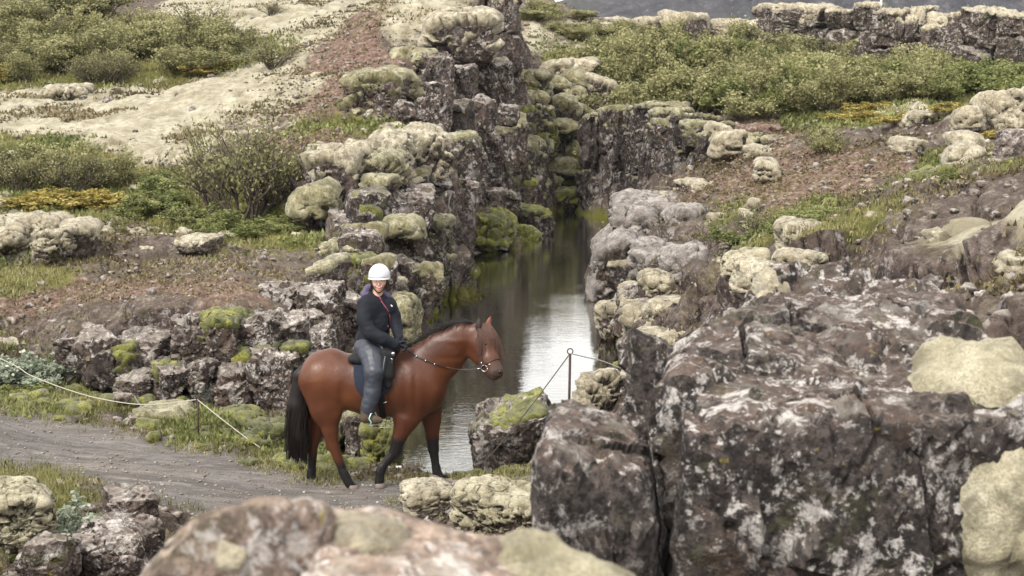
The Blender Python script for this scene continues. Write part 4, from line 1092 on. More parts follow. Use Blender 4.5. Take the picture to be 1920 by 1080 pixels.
# shrubs of the left hollow
g3 = 'birch bushes below the moss slope'
for px, py, w, h in [(-10,352,130,100),(40,360,120,92),(95,356,120,86),(140,362,120,96),(185,358,110,84),(228,350,90,66),(70,338,110,80),(160,340,110,78)]:
    shrub('sparse' if px in (40, 140) else 'birch', px, py, w, h, ['half-bare birch bush cut by the left edge of the photo','sparse twiggy birch, second in the row under the moss slope','dense olive birch in the middle of the left row','twiggy tall birch in the row directly above the golden bushes','dense olive birch near the right end of the left row','low olive birch closing the right end of the left row','front birch bush just above the golden bushes at left','second front birch bush above the golden bushes, further right'][[-10,40,95,140,185,228,70,160].index(px)], g3)
shrub('sparse', 470, 418, 230, 215, 'large spreading half-bare birch bush above the terrace', D=28.2)
shrub('sparse', 510, 412, 170, 195, 'upright half-bare birch tangled with the large spreading one', D=28.6)
shrub('sparse', 400, 405, 120, 195, 'slender bare birch left of the large spreading bush', D=29.2)
for px, py, w, h in [(80,392,110,34),(150,395,120,36),(205,388,110,36),(110,380,100,30),(30,388,90,26)]:
    shrub('yellow', px, py, w, h, ['widest golden bush under the left birches','brightest golden bush in the middle of the golden patch','golden bush at the right end of the golden patch','small golden bush half behind the brightest one','golden bush nearest the left edge of the photo'][[80,150,205,110,30].index(px)], 'golden-yellow low bushes')
for px, py, w, h in [(270,405,110,46),(320,395,110,52),(301,370,110,46),(350,420,110,46),(410,432,110,42),(240,415,100,40),(530,436,110,34),(460,446,110,36),(300,345,90,36)]:
    shrub('green', px, py, w, h, ['low leafy bush between the golden patch and the big bare birch','leafy bush at the foot of the slender bare birch','leafy bush behind the other hollow bushes at mid left','leafy bush on the near lip of the hollow below the bare birch','leafy bush under the large spreading birch','leafy bush in front of the golden patch','leafy bush by the moss ball at the gorge rim','leafy bush on the grass right above the brown terrace','leafy bush beside the pale moss hump among the shrubs'][[270,320,301,350,410,240,530,460,300].index(px)], 'low leafy bushes in the hollow')
shrub('green', 385, 456, 60, 44, 'thin pale sprig bush on the lip above the terrace')
shrub('birch', 225, 440, 40, 50, 'small upright twig bush at the back of the terrace')
# by the path
shrub('willow', 22, 728, 150, 82, 'pale grey-green willow at the left end of the rope', D=20.2)
shrub('willow', 92, 716, 110, 62, 'smaller grey-green willow right of the one at the rope end', D=20.4)
shrub('green', 60, 745, 110, 32, 'low green growth at the foot of the grey-green willows', D=19.6)
shrub('willow', 122, 1010, 150, 108, 'silvery willow bush among the stones at the lower left', D=12.6)
shrub('green', 60, 1030, 110, 90, 'dark green undergrowth bush beside the silvery willow', D=12.2)
shrub('green', 20, 915, 90, 58, 'bright green grass-like bush at the left edge by the path', D=13.6)
shrub('green', 118, 690, 50, 52, 'dark green sprig at the left end of the ledge', D=20.5)
# right bank
shrub('sparse', 1546, 288, 105, 66, 'small lone birch standing on the open right bank')
shrub('birch', 1550, 290, 80, 52, 'leafy low shoot at the foot of the lone birch')
shrub('green', 1475, 432, 120, 46, 'bright green dwarf bush on the slope behind the near rock')
shrub('sparse', 1425, 440, 110, 58, 'twiggy olive dwarf bush left of the bright green one')
shrub('green', 1380, 462, 110, 42, 'leafy dwarf bush nearest the promontory')
shrub('green', 1545, 415, 120, 30, 'spreading green mat bush right of the bright green one')
shrub('green', 1790, 335, 90, 22, 'green crowberry mat on the open slope below the double moss ball')
shrub('yellow', 1870, 262, 90, 20, 'olive-yellow mat beside the bulbous moss ridge')

# --- scattered small growth: nobody could count it
def sample_ground(W, n, rs, dmin=9, dmax=75):
    """random points of the sheet, weighted by mask W, denser where it is near"""
    area = np.maximum(np.gradient(GV[..., 1], axis=0), 0) * np.maximum(np.gradient(GV[..., 0], axis=1), 0)
    px, py = project(GV)
    vis = (px > -60) & (px < 1980) & (py > -30) & (py < 1120) & (GV[..., 1] > dmin) & (GV[..., 1] < dmax)
    w = (W * area * vis / np.maximum(GV[..., 1], 1) ** 1.7).ravel(); w /= w.sum()
    i = rs.choice(len(w), n, p=w); P = GV.reshape(-1, 3)[i].copy()
    P[:, 0] += rs.normal(0, .04, n) * P[:, 1] / 20; P[:, 1] += rs.normal(0, .08, n)
    P[:, 2] = gz(P[:, 0], P[:, 1]); return P
def tufts(name, W, n, blades, h, mat, seed, spread=0.06, width=0.012, lean=0.5, dmax=75, dmin=9):
    rs = np.random.RandomState(seed); P = sample_ground(W, n, rs, dmin, dmax)
    P = P[P[:, 2] > WATER + .05]
    B = np.repeat(P, blades, 0); m = len(B); big = np.clip(B[:, 1] / 18, .8, 2.2)
    B[:, :2] += rs.normal(0, spread, (m, 2)) * big[:, None]
    a = rs.uniform(0, 6.28, m); ln = rs.uniform(0, lean, m); hh = h * rs.uniform(.5, 1.3, m) * (0.6 + .4 * big)
    d = np.stack([np.cos(a) * ln, np.sin(a) * ln, np.sqrt(np.clip(1 - ln ** 2, .1, 1))], -1)
    sd = np.stack([-np.sin(a), np.cos(a), a * 0], -1) * (width * big)[:, None]
    V = np.stack([B - sd, B + sd, B + d * hh[:, None]], 1).reshape(-1, 3)
    ml = mesh_np(name, V, np.arange(m * 3).reshape(m, 3), False)
    t = np.clip(0.5 + 0.6 * fbm(B * 0.8, seed, 3) + rs.normal(0, .2, m), 0, 1)
    colattr(ml, 'tint', np.repeat(t, 3)[:, None].repeat(3, 1))
    return tag(link(name, ml, mat), kind='stuff')
mMg, mGg, mRg, mPg, rkg, stg = GM
patchy = lambda sc, sd, lo, hi: sstep(lo, hi, fbm(GV.reshape(-1, 3) * sc, sd, 3)).reshape(GV.shape[:2])
tufts('grass', mGg * (1 - mPg) * np.where((GV[..., 0] > 2) & (GV[..., 1] < 34), .35, 1), 14000, 8, .075, L_GRASS, 3, width=.008, lean=.8, spread=.09)
tufts('path_edge_grass', np.clip(4 * mGg * (1 - mGg) + 3 * mPg * (1 - mPg), 0, 1) * (GV[..., 1] < 22), 4500, 8, .055, L_GRASS, 4, width=.007, lean=.85, spread=.08)
tufts('undergrowth', rkg * (1 - stg * .8) * patchy(.9, 7, -.15, .25) * (1 - mPg), 9000, 8, .045, L_HEATH, 5, spread=.09, width=.02, lean=.95, dmin=6.5)
tufts('soil_litter', mRg, 2500, 7, .035, L_HEATH, 16, spread=.10, width=.02, lean=.98)
tufts('moss_slope_herbs', mMg * patchy(.7, 8, .16, .34), 2000, 7, .06, L_HEATH, 6, spread=.08, width=.018, lean=.9)
tufts('hollow_herbs', mGg * patchy(.6, 9, -.1, .2) * (GV[..., 1] > 17) * np.where((GV[..., 0] > 2) & (GV[..., 1] < 34), .4, 1), 10000, 8, .07, L_GREEN, 7, spread=.10, width=.024, lean=.9)
def scatter_lumps(name, W, n, size, mat, seed, flat=.6, n_ico=2, dmin=9, dmax=75, lump=.25, sink=.25):
    rs = np.random.RandomState(seed); P = sample_ground(W, n, rs, dmin, dmax); P = P[P[:, 2] > WATER + .05]
    D, T = ico(n_ico); Vs, Ts = [], []
    for k, p in enumerate(P):
        r = size * math.exp(min(.6, rs.normal(0, .4))) * min(1.6, 0.5 + p[1] / 45)
        q = D * (1 + lump * vnoise(D * 1.7 + k * 7.3, seed))[:, None]
        ca, sa = math.cos(k), math.sin(k)
        q = q * np.array([r, r * rs.uniform(.6, 1), r * flat * rs.uniform(.7, 1.3)])
        q = np.stack([q[:, 0] * ca - q[:, 1] * sa, q[:, 0] * sa + q[:, 1] * ca, q[:, 2]], -1)
        Vs.append(q + p + [0, 0, r * flat * (.5 - sink * 2)]); Ts.append(T + k * len(D))
    return tag(link(name, mesh_np(name, np.concatenate(Vs), np.concatenate(Ts), mat is not MAT['basalt']), mat), kind='stuff')
openg = rkg * (1 - mPg) * (1 - stg)
scatter_lumps('rubble', openg + .8 * mRg + .15 * mMg, 2200, .05, MAT['basalt_pale'], 21, .7, 2, lump=.5, dmin=6.5)
scatter_lumps('moss_tussocks', (openg * patchy(.5, 31, -.05, .25) + .2 * mGg) * np.where((GV[..., 0] < -1) & (GV[..., 1] < 26), .12, 1.0) * (1 - mPg), 460, .12, MAT['moss_pale'], 22, .5, 3, dmax=50, lump=.6)
scatter_lumps('pebbles', mPg * (GV[..., 1] < 22), 1200, .018, MAT['basalt_pale'], 23, .6, 1, lump=.4)
scatter_lumps('green_moss_tussocks', mGg * (GV[..., 1] < 22) * (GV[..., 1] > 16.5) + np.clip(stg, 0, 1) * .12 * (GV[..., 2] < .6) * (GV[..., 1] < 46), 340, .13, MAT['moss_green'], 24, .55, 3, lump=.45)
# ------------------------------------------------------------------ bodies from distance fields
U = 16.0 / F
HY = 16.0
def hp(px, py, dy=0.0): return np.array(at(px, py, HY + dy))
def smin(a, b, k):
    h = np.clip(0.5 + 0.5 * (b - a) / k, 0, 1)
    return b * (1 - h) + a * h - k * h * (1 - h)
def cone_d(P, a, b, ra, rb, s=1.0):
    S = np.array([1, 1 / s, 1]); p = P * S; a = a * S; b = b * S
    ab = b - a; t = np.clip(((p - a) @ ab) / (ab @ ab + 1e-12), 0, 1)
    return np.linalg.norm(p - a - t[..., None] * ab, axis=-1) - (ra + (rb - ra) * t)
def field(prims, P, grow=0.0):
    d = None
    for a, b, ra, rb, s, k in prims:
        c = cone_d(P, a, b, ra + grow, rb + grow, s)
        d = c if d is None else smin(d, c, k)
    return d
def pr(x1, y1, r1, x2, y2, r2, d1=0.0, d2=None, s=1.0, k=0.035):
    return (hp(x1, y1, d1), hp(x2, y2, d1 if d2 is None else d2), r1 * U, r2 * U, s, k)
def surface_nets(fn, lo, hi, h):
    n = np.ceil((np.array(hi) - lo) / h).astype(int) + 1
    ax = [lo[i] + h * np.arange(n[i]) for i in range(3)]
    # first a coarse look, then only the blocks the surface can pass through
    B = 4; nb = np.ceil(n / B).astype(int); G = np.zeros(nb * B)
    cb = [lo[k] + h * (np.arange(nb[k]) * B + (B - 1) / 2) for k in range(3)]
    D0 = fn(np.stack(np.meshgrid(*cb, indexing='ij'), -1))
    G[:] = np.repeat(np.repeat(np.repeat(D0, B, 0), B, 1), B, 2)
    near_ = np.argwhere(np.abs(D0) < B * h * .87 * 1.9 + .03)
    o_ = np.stack(np.meshgrid(*[np.arange(B)] * 3, indexing='ij'), -1).reshape(-1, 3)
    for k in range(0, len(near_), 3000):
        ix = (near_[k:k + 3000, None] * B + o_[None]).reshape(-1, 3)
        G[tuple(ix.T)] = fn(np.array(lo) + ix * h)
    G = G[:n[0], :n[1], :n[2]]
    ins = G < 0
    c = [np.array([dx, dy, dz]) for dx in (0, 1) for dy in (0, 1) for dz in (0, 1)]
    sl = lambda A, o: A[o[0]:n[0] - 1 + o[0], o[1]:n[1] - 1 + o[1], o[2]:n[2] - 1 + o[2]]
    cnt = sum(sl(ins, o).astype(int) for o in c)
    act = (cnt > 0) & (cnt < 8)
    I = np.full(act.shape, -1); I[act] = np.arange(act.sum())
    base = np.argwhere(act).astype(float)
    acc = np.zeros((len(base), 3)); num = np.zeros(len(base)); ii = np.argwhere(act)
    for a in range(8):
        for b in range(a + 1, 8):
            if np.abs(c[a] - c[b]).sum() != 1: continue
            ga = G[tuple((ii + c[a]).T)]; gb = G[tuple((ii + c[b]).T)]
            m = (ga < 0) != (gb < 0); t = np.where(m, ga / np.where(m, ga - gb, 1), 0)
            p = c[a] + (c[b] - c[a]) * t[:, None]
            acc += p * m[:, None]; num += m
    V = (base + acc / num[:, None]) * h + lo
    Q = []
    for axis in range(3):
        u, v = [(1, 2), (2, 0), (0, 1)][axis]
        A = np.take(ins, range(0, n[axis] - 1), axis); B = np.take(ins, range(1, n[axis]), axis)
        e = np.argwhere(A != B)
        e = e[(e[:, u] > 0) & (e[:, v] > 0) & (e[:, u] < n[u] - 1) & (e[:, v] < n[v] - 1)]
        du = np.eye(3, dtype=int)[u]; dv = np.eye(3, dtype=int)[v]
        q = np.stack([I[tuple((e - du - dv).T)], I[tuple((e - dv).T)], I[tuple(e.T)], I[tuple((e - du).T)]], -1)
        fl = ~A[tuple(e.T)]
        q[fl] = q[fl][:, ::-1]
        Q.append(q)
    return V, np.concatenate(Q)
def sdf_mesh(name, fn, prims, h, pad=0.06, zmin=None, zmax=None):
    pts = np.array([p for q in prims for p in (q[0], q[1])]); rr = max(max(q[2], q[3]) for q in prims)
    allr = np.array([r for q in prims for r in (q[2], q[3])])[:, None]
    lo = (pts - allr).min(0) - pad; hi = (pts + allr).max(0) + pad
    V, Q = surface_nets(fn, lo, hi, h)
    return V, Q

# ------------------------------------------------------------------ horse
HB = [
 pr(612,708,50, 640,714,53, s=.86), pr(640,714,53, 700,722,60, s=.84), pr(700,722,60, 768,722,64, s=.78),
 pr(752,690,40, 772,700,42, s=.5, k=.06), pr(768,722,60, 788,728,52, s=.80, k=.06),
 pr(600,690,30, 622,682,30, s=.9, k=.05),
 # neck
 pr(785,702,54, 830,664,43, s=.55, k=.07), pr(830,664,43, 866,637,33, 0, -.02, s=.52, k=.05),
 # head, turned a little towards the path
 pr(893,633,27, 903,645,26, -.03,-.06, s=.62, k=.035), pr(903,645,25, 918,676,18.5, -.06,-.14, s=.66, k=.03),
 pr(918,676,18.5, 928,696,15.5, -.14,-.19, s=.78, k=.025), pr(929,699,14.5, 934,699,10.5, -.19,-.20, s=.85, k=.02),
 pr(888,655,19, 900,672,14, -.05,-.10, s=.55, k=.03), pr(916,700,8, 924,706,6.5, -.17,-.19, s=1, k=.02),
 # haunches
 pr(602,716,43, 612,768,31, -.10,-.13, s=.62, k=.06), pr(600,716,42, 600,768,29, .10,.13, s=.62, k=.06),
 # near hind leg
 pr(612,768,30, 619,806,16, -.13,-.14, s=.7, k=.04), pr(619,806,16, 623,831,12, -.14,-.14, s=.7, k=.02),
 pr(619,838,8, 622,829,12, -.14,-.14, s=.7, k=.015), pr(625,836,11, 643,884,7.6, -.14,-.14, s=.85, k=.015),
 pr(644,886,9.2, 648,894,9.4, -.14,-.14, s=.85, k=.015), pr(649,896,8.4, 655,907,9.5, -.14,-.14, s=.9, k=.015),
 # far hind leg
 pr(600,768,28, 592,808,15.5, .13,.14, s=.7, k=.04), pr(592,808,15.5, 586,832,12, .14,.14, s=.7, k=.02),
 pr(582,838,7, 586,829,11, .14,.14, s=.7, k=.015), pr(586,838,10.5, 585,880,7.4, .14,.14, s=.85, k=.015),
 pr(584,884,9, 583,892,9.2, .14,.14, s=.85, k=.015), pr(584,894,8, 592,904,9, .14,.14, s=.9, k=.015),
 # near front leg
 pr(786,735,42, 762,785,25, -.10,-.13, s=.6, k=.06), pr(762,785,23, 748,822,13.5, -.13,-.14, s=.75, k=.03),
 pr(748,822,13.5, 742,843,12, -.14,-.14, s=.8, k=.02), pr(741,847,10.5, 718,874,8, -.14,-.14, s=.85, k=.015),
 pr(716,877,9.3, 713,884,9.3, -.14,-.14, s=.85, k=.015), pr(713,886,8.5, 711,903,9.5, -.14,-.14, s=.9, k=.015),
 # far front leg
 pr(800,735,38, 809,785,19, .09,.12, s=.6, k=.06), pr(809,785,18.5, 811,822,12, .12,.13, s=.75, k=.03),
 pr(811,822,12, 812.5,842,11.2, .13,.13, s=.8, k=.02), pr(813,845,9.5, 817,874,7.6, .13,.13, s=.85, k=.015),
 pr(818,877,9, 819,885,9, .13,.13, s=.85, k=.015), pr(820,887,8.3, 826,895,9.3, .13,.13, s=.9, k=.015),
]
def horse_f(P): return field(HB, P)
Vh, Qh = sdf_mesh('horse', horse_f, HB, 0.0125)
# muscles and folds of the coat
e_ = 0.01
gn = np.stack([horse_f(Vh + np.eye(3)[i] * e_) - horse_f(Vh - np.eye(3)[i] * e_) for i in range(3)], -1)
gn /= np.linalg.norm(gn, axis=1)[:, None] + 1e-9
pxh, pyh = project(Vh)
def dent(x, y, rx_, ry_, amp): return amp * np.exp(-(((pxh - x) / rx_) ** 2 + ((pyh - y) / ry_) ** 2))
md = dent(642,742,10,34,-.018) + dent(760,742,9,40,-.014) + dent(740,690,14,30,.006) + dent(800,755,9,22,-.012) + dent(845,690,20,9,-.010) + dent(870,664,10,12,-.014) \
   + dent(596,740,16,24,.010) + dent(902,660,5,12,-.007) + dent(655,700,14,22,-.006) + dent(812,700,18,16,.008) + dent(606,798,6,16,-.008) + dent(628,772,16,12,-.02) + dent(575,735,8,40,-.006) + dent(690,745,40,10,.006) + dent(778,722,6,34,-.010) + dent(820,735,12,12,.012) + dent(800,772,14,10,-.012) + dent(855,640,26,5,.006) + dent(850,672,28,5,-.006) + dent(757,800,5,16,.006) + dent(911,690,6,5,-.006)
Vh += gn * (md + 0.0025 * fbm(Vh * 7, 3, 3))[:, None] * np.abs(gn[:, 1:2])
me = mesh_np('horse', Vh, Qh)
# bay coat: black points on the legs, dark muzzle; highlights painted onto flanks and rump, darker patches elsewhere
zq = Vh[:, 2]
kneez = np.where(pxh > 690, np.array(hp(0, 828))[2], np.array(hp(0, 862))[2])
blk = 1 - sstep(-.10, .14, zq - kneez)
blk = np.where((pxh > 690) & (pxh < 775) & (pyh > 800), np.maximum(blk, sstep(800, 845, pyh)), blk)
muz = sstep(0.0, 1.0, ((pxh - 915) * .5 + (pyh - 680) * .85) / 22) * (pxh > 885) * (pyh < 730)
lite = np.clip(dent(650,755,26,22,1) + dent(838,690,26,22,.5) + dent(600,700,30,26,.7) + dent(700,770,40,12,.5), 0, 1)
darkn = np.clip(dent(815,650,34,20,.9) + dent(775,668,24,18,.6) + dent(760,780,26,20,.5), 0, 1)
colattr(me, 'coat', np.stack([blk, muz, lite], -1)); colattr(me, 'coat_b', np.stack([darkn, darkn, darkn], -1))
s = M('bay_coat')
ca, cb = s.attr('coat'), s.attr('coat_b')
hn = s.noise((60, 60, 14), 3, 0.6)
c = s.mix(s.noise(4, 3), (0.058, 0.018, 0.008), (0.108, 0.034, 0.013))
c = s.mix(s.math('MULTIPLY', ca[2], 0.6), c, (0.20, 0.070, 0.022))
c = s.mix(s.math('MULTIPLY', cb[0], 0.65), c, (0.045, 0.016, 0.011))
c = s.mix(s.math('MULTIPLY', hn, 0.35), c, (0.055, 0.017, 0.009))
c = s.mix(s.ramp(ca[1], [(0.1, 0.0), (0.75, 0.85)]), c, (0.050, 0.032, 0.027))
c = s.mix(s.ramp(s.math('ADD', ca[0], s.math('MULTIPLY', s.math('SUBTRACT', hn, 0.5), 0.4)), [(0.25, 0.0), (0.75, 1.0)]), c, (0.012, 0.010, 0.011))
s.base(c); s.rough(0.40); s.b.inputs['Specular IOR Level'].default_value = 0.38
s.bump(s.math('ADD', hn, s.math('MULTIPLY', s.noise(16, 4, .6), .8)), 0.45, 0.006)
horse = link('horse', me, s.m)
tag(horse, 'bay horse with black legs walking along the gravel path, carrying the rider', 'horse')
def sm(name, col, rough=0.6, spec=0.4, metal=0.0, nscale=None, amt=0.25):
    s = M(name)
    s.base(s.mix(s.noise(nscale or 30, 4, 0.65), tuple(q * (1 - amt) for q in col), tuple(min(1, q * (1 + amt)) for q in col)))
    s.rough(rough); s.b.inputs['Specular IOR Level'].default_value = spec; s.b.inputs['Metallic'].default_value = metal
    return s.m
BLACKHAIR = sm('black_horse_hair', (0.010, 0.007, 0.006), .45, .3)
BROWNHAIR = sm('brown_forelock_hair', (0.105, 0.058, 0.042), .5, .35, nscale=50, amt=.7)
LEATHER = sm('dark_leather', (0.022, 0.015, 0.012), .4, .5)
CORDURA = sm('black_saddle_cloth', (0.010, 0.011, 0.013), .75, .3)
PADBLUE = sm('navy_saddle_pad', (0.020, 0.026, 0.042), .85, .2)
STEEL = sm('bright_steel', (0.62, 0.63, 0.62), .22, .5, 1.0, amt=.1)
HORN_G = sm('grey_hoof', (0.22, 0.18, 0.16), .6, .3, nscale=40); HORN_B = sm('black_hoof', (0.02, 0.018, 0.018), .5, .3)
# hooves
for hx, hy, dy, mt in ((659, 908, -.14, HORN_G), (598, 905, .14, HORN_G), (711, 905, -.14, HORN_G), (831, 893, .13, HORN_B)):
    Vq, Qq = [], []; n_ = 14
    fwd = 0.55 if hx != 711 else 0.1
    for k, (t, rr) in enumerate(((0, 9.0), (.3, 9.8), (1, 12.2), (1.0, 11.0), (1.0, 0.01))):
        c0 = hp(hx + t * fwd * 7, hy + t * 10.5, dy)
        for j in range(n_):
            a = 2 * math.pi * j / n_
            xx = math.cos(a); xx = xx * (1.12 if xx > 0 else .85)
            Vq.append(c0 + np.array([xx * rr * U, math.sin(a) * rr * U * .92, 0.0]))
    for k in range(4):
        for j in range(n_): Qq.append([k * n_ + j, k * n_ + (j + 1) % n_, (k + 1) * n_ + (j + 1) % n_, (k + 1) * n_ + j][::-1])
    link('hoof', mesh_list('hoof', Vq, Qq), mt, horse)
def hair(name, roots, dirs, L, rad, mat, parent, seed, grav=0.5, seg=8, wav=.02, taper=0.1):
    rs = np.random.RandomState(seed); VV, QQ = [], []
    for p, d, l in zip(roots, dirs, L):
        pts = [np.array(p)]; d = np.array(d, float)
        w = rs.uniform(0, 6.28, 3)
        for i in range(seg):
            d = d + np.array([0, 0, -grav]); d /= np.linalg.norm(d)
            t = i / seg
            pts.append(pts[-1] + d * l / seg + wav * l * np.array([math.sin(w[0] + t * 5), math.sin(w[1] + t * 5), 0]) * .3)
        v, q = tube(pts, rad * np.linspace(1, taper, seg + 1) ** .7, 4, caps=False); o = len(VV)
        VV.extend(v); QQ.extend([[i + o for i in f] for f in q])
    return link(name, mesh_list(name, VV, QQ), mat, parent)
rs = np.random.RandomState(4)
# tail
ro, di, le = [], [], []
for k in range(420):
    t = rs.uniform(0, 1); a = rs.uniform(0, 6.28); q = math.sqrt(rs.uniform(0, 1))
    ro.append(hp(576 - 9 * t + (4 + 7 * t) * q * math.cos(a), 681 + 95 * t, (.03 + .04 * t) * q * math.sin(a)))
    di.append([-.55 * (1 - t) - .02 + .06 * math.cos(a), .08 * math.sin(a), -.55]); le.append((196 - 95 * t) * U * rs.uniform(.84, 1.0) if rs.rand() < .7 else (150 - 70 * t) * U)
hair('tail', ro, di, le, .0062, BLACKHAIR, horse, 5, grav=.35, seg=9, wav=.035, taper=.3)
tail_core = [pr(576,682,7, 563,705,13, s=.8, k=.03), pr(563,705,13, 557,760,19, s=.8, k=.03), pr(557,760,19, 558,815,19, s=.8, k=.03), pr(558,815,19, 555,850,12, s=.7, k=.03)]
Vt, Qt = sdf_mesh('t', lambda P: field(tail_core, P), tail_core, .02)
link('tail_dock', mesh_np('tail_dock', Vt, Qt), BLACKHAIR, horse)
# mane along the crest, lying to the far side
ro, di, le = [], [], []
cr = [(762,650),(795,632),(831,613),(855,604),(878,602),(890,604)]
for k in range(1100):
    u = rs.uniform(0, 4.999); i = int(u); f = u - i
    x = cr[i][0] * (1 - f) + cr[i+1][0] * f; y = cr[i][1] * (1 - f) + cr[i+1][1] * f
    ro.append(hp(x, y + 3, rs.uniform(-.02, .03))); near_ = rs.rand() < .12
    di.append([rs.uniform(-.75, -.2), -.45 if near_ else rs.uniform(.2, 1.0), rs.uniform(.2, .75)]); le.append(rs.uniform(.08, .2) if u > 1.2 else rs.uniform(.05, .13))
hair('mane', ro, di, le, .0030, BLACKHAIR, horse, 6, grav=.30, seg=5, wav=.08)
# forelock falling over the face
ro, di, le = [], [], []
for k in range(560):
    t = rs.uniform(0, 1)
    ro.append(hp(896 + 22 * t, 607 - 3 * t + 4 * rs.rand(), -.09 + .07 * t)); di.append([-.02 + .36 * t + .12 * rs.rand(), -.34 + .2 * rs.rand(), -.35]); le.append(rs.uniform(.28, .52))
hair('forelock', ro, di, le, .0030, BROWNHAIR, horse, 7, grav=.28, seg=8, wav=.07)
# ears
def ear(bx, by, tx, ty, dy0, dy1, w, mat, facing):
    b0, t0 = hp(bx, by, dy0), hp(tx, ty, dy1); VV, QQ = [], []; n_ = 10; K = 8
    side = np.cross(t0 - b0, [0, -1, 0]); side /= np.linalg.norm(side)
    back = np.cross(side, t0 - b0); back /= np.linalg.norm(back)
    side = side * math.cos(facing) + back * math.sin(facing)
    back = np.cross(side, t0 - b0); back /= np.linalg.norm(back)
    for i in range(K + 1):
        t = i / K; r = w * (math.sin(math.pi * min(1, t * .75 + .22)) ** .8) * (1 - t ** 5)
        c0 = b0 + (t0 - b0) * t
        for j in range(n_):
            a = -2.2 + 4.4 * j / (n_ - 1)
            VV.append(c0 + (side * math.sin(a) * r + back * (math.cos(a) * r * .7)))
    for i in range(K):
        for j in range(n_ - 1): QQ.append([i * n_ + j, i * n_ + j + 1, (i + 1) * n_ + j + 1, (i + 1) * n_ + j])
    o = link('ear', mesh_list('ear', VV, QQ), mat, horse)
    md_ = o.modifiers.new('thickness', 'SOLIDIFY'); md_.thickness = .006
EARD = sm('dark_ear', (0.030, 0.018, 0.015), .6, .3); EARP = sm('brown_ear', (0.23, 0.085, 0.055), .6, .3)
ear(896, 620, 899, 594, -.09, -.08, .034, EARD, .5); ear(914, 612, 920, 592, .01, .0, .028, EARP, -.4)
# eye and nostrils
def ball(name, c, r, mat, parent, sc=(1, 1, 1), n=2, rot=None):
    D, T = ico(n); Vv = D * r * np.array(sc)
    if rot is not None: Vv = Vv @ np.array(Matrix.Rotation(rot, 3, 'Y')).T
    return link(name, mesh_np(name, Vv + np.array(c), T), mat, parent)
def on_surface(px, py, f, dy=-.6, sink=0.0):
    """first point of the field seen at a photo pixel"""
    P = np.array([hp(px, py, dy + i * .02) for i in range(60)])
    v = f(P) < sink
    if not v.any(): return hp(px, py, 0)
    i = max(int(np.argmax(v)) - 1, 0)
    Q_ = P[i] + (P[min(i + 1, 59)] - P[i]) * np.linspace(0, 1, 21)[:, None]
    w_ = f(Q_) < sink
    return Q_[int(np.argmax(w_))] if w_.any() else Q_[-1]
EYE_M = sm('dark_eye', (0.006, 0.004, 0.003), .1, .6)
ball('eye', on_surface(910, 645, horse_f), .016, EYE_M, horse, (1, .7, .8))
ball('nostril', on_surface(937, 698, horse_f), .016, EYE_M, horse, (.9, .5, 1.2), rot=.4)
tube_obj('mouth', [on_surface(x, y, horse_f) for x, y in ((918,701),(924,703.5),(930,705),(936,705.5))], .004, EYE_M, horse)
# bridle: loops that follow the head
def loop(name, c, axis, f, off, rad, mat, parent, a0=0, a1=2 * math.pi, n_=40, closed=True):
    axis = axis / np.linalg.norm(axis); u_ = np.cross(axis, [0, 1, 0]); u_ /= np.linalg.norm(u_); v_ = np.cross(axis, u_)
    pts = []
    rr_ = np.linspace(0, .5, 170)
    for k in range(n_ + 1):
        a = a0 + (a1 - a0) * k / n_; d = u_ * math.cos(a) + v_ * math.sin(a)
        pts.append(c + d * rr_[int(np.argmax(f(c + d * rr_[:, None]) > off))])
    return tube_obj(name, pts, rad, mat, parent, 6)
hax = hp(928, 696, -.19) - hp(903, 645, -.06)
br = bpy.data.objects.new('bridle', None); COL.objects.link(br); br.parent = horse
def at0(o): return o
loop('noseband', hp(919, 682, -.155), hax, horse_f, .003, .006, LEATHER, br)
pA, pB = on_surface(897, 628, horse_f), on_surface(906, 690, horse_f)
tube_obj('cheekpiece', [on_surface(897 + 9 * t, 628 + 60 * t, horse_f) + np.array([0, -.004, 0]) for t in np.linspace(0, 1, 12)], .005, LEATHER, br)
ring_c = on_surface(908, 690, horse_f) + np.array([0, -.012, 0])
rpts = [ring_c + np.array([math.cos(a) * .032, -.012 * math.cos(a), math.sin(a) * .032]) for a in np.linspace(0, 2 * math.pi, 20)]
tube_obj('bit_ring', rpts, .0048, STEEL, br)
ball('buckle', on_surface(903, 681, horse_f) + np.array([0, -.006, 0]), .012, STEEL, br, (1, .5, 1.2))
ball('buckle', on_surface(918, 683, horse_f) + np.array([0, -.006, 0]), .009, STEEL, br, (1.4, .5, .8))
# reins
def rein(name, knots, rad, mat, parent):
    K = np.array(knots); t = np.linspace(0, len(K) - 1, 40); pts = []
    for q in t:
        i = min(int(q), len(K) - 2); f = q - i
        p0, p1, p2, p3 = K[max(i - 1, 0)], K[i], K[i + 1], K[min(i + 2, len(K) - 1)]
        pts.append(0.5 * ((2 * p1) + (-p0 + p2) * f + (2 * p0 - 5 * p1 + 4 * p2 - p3) * f * f + (-p0 + 3 * p1 - 3 * p2 + p3) * f ** 3))
    return tube_obj(name, pts, rad, mat, parent), pts
offn = np.array([0, -.012, 0])
kn = [hp(753,646,-.2), hp(762,656,-.19)] + [on_surface(x, y, horse_f) + offn for x, y in ((775,664),(790,672),(808,679),(826,685),(840,689))] + [hp(862,693,-.22), hp(885,694,-.25), ring_c + np.array([-.03, -.005, -.005])]
rein('rein', kn, .0062, LEATHER, br)
rein('rein', [hp(846,684,.1), hp(862,688,.02), hp(880,693,-.1), ring_c + np.array([-.02, .1, -.01])], .005, LEATHER, br)
for x, y in ((768, 660), (781, 667.5), (798, 675.5), (815, 682)):
    ball('stud', on_surface(x, y, horse_f) + np.array([0, -.02, 0]), .0085, STEEL, br)
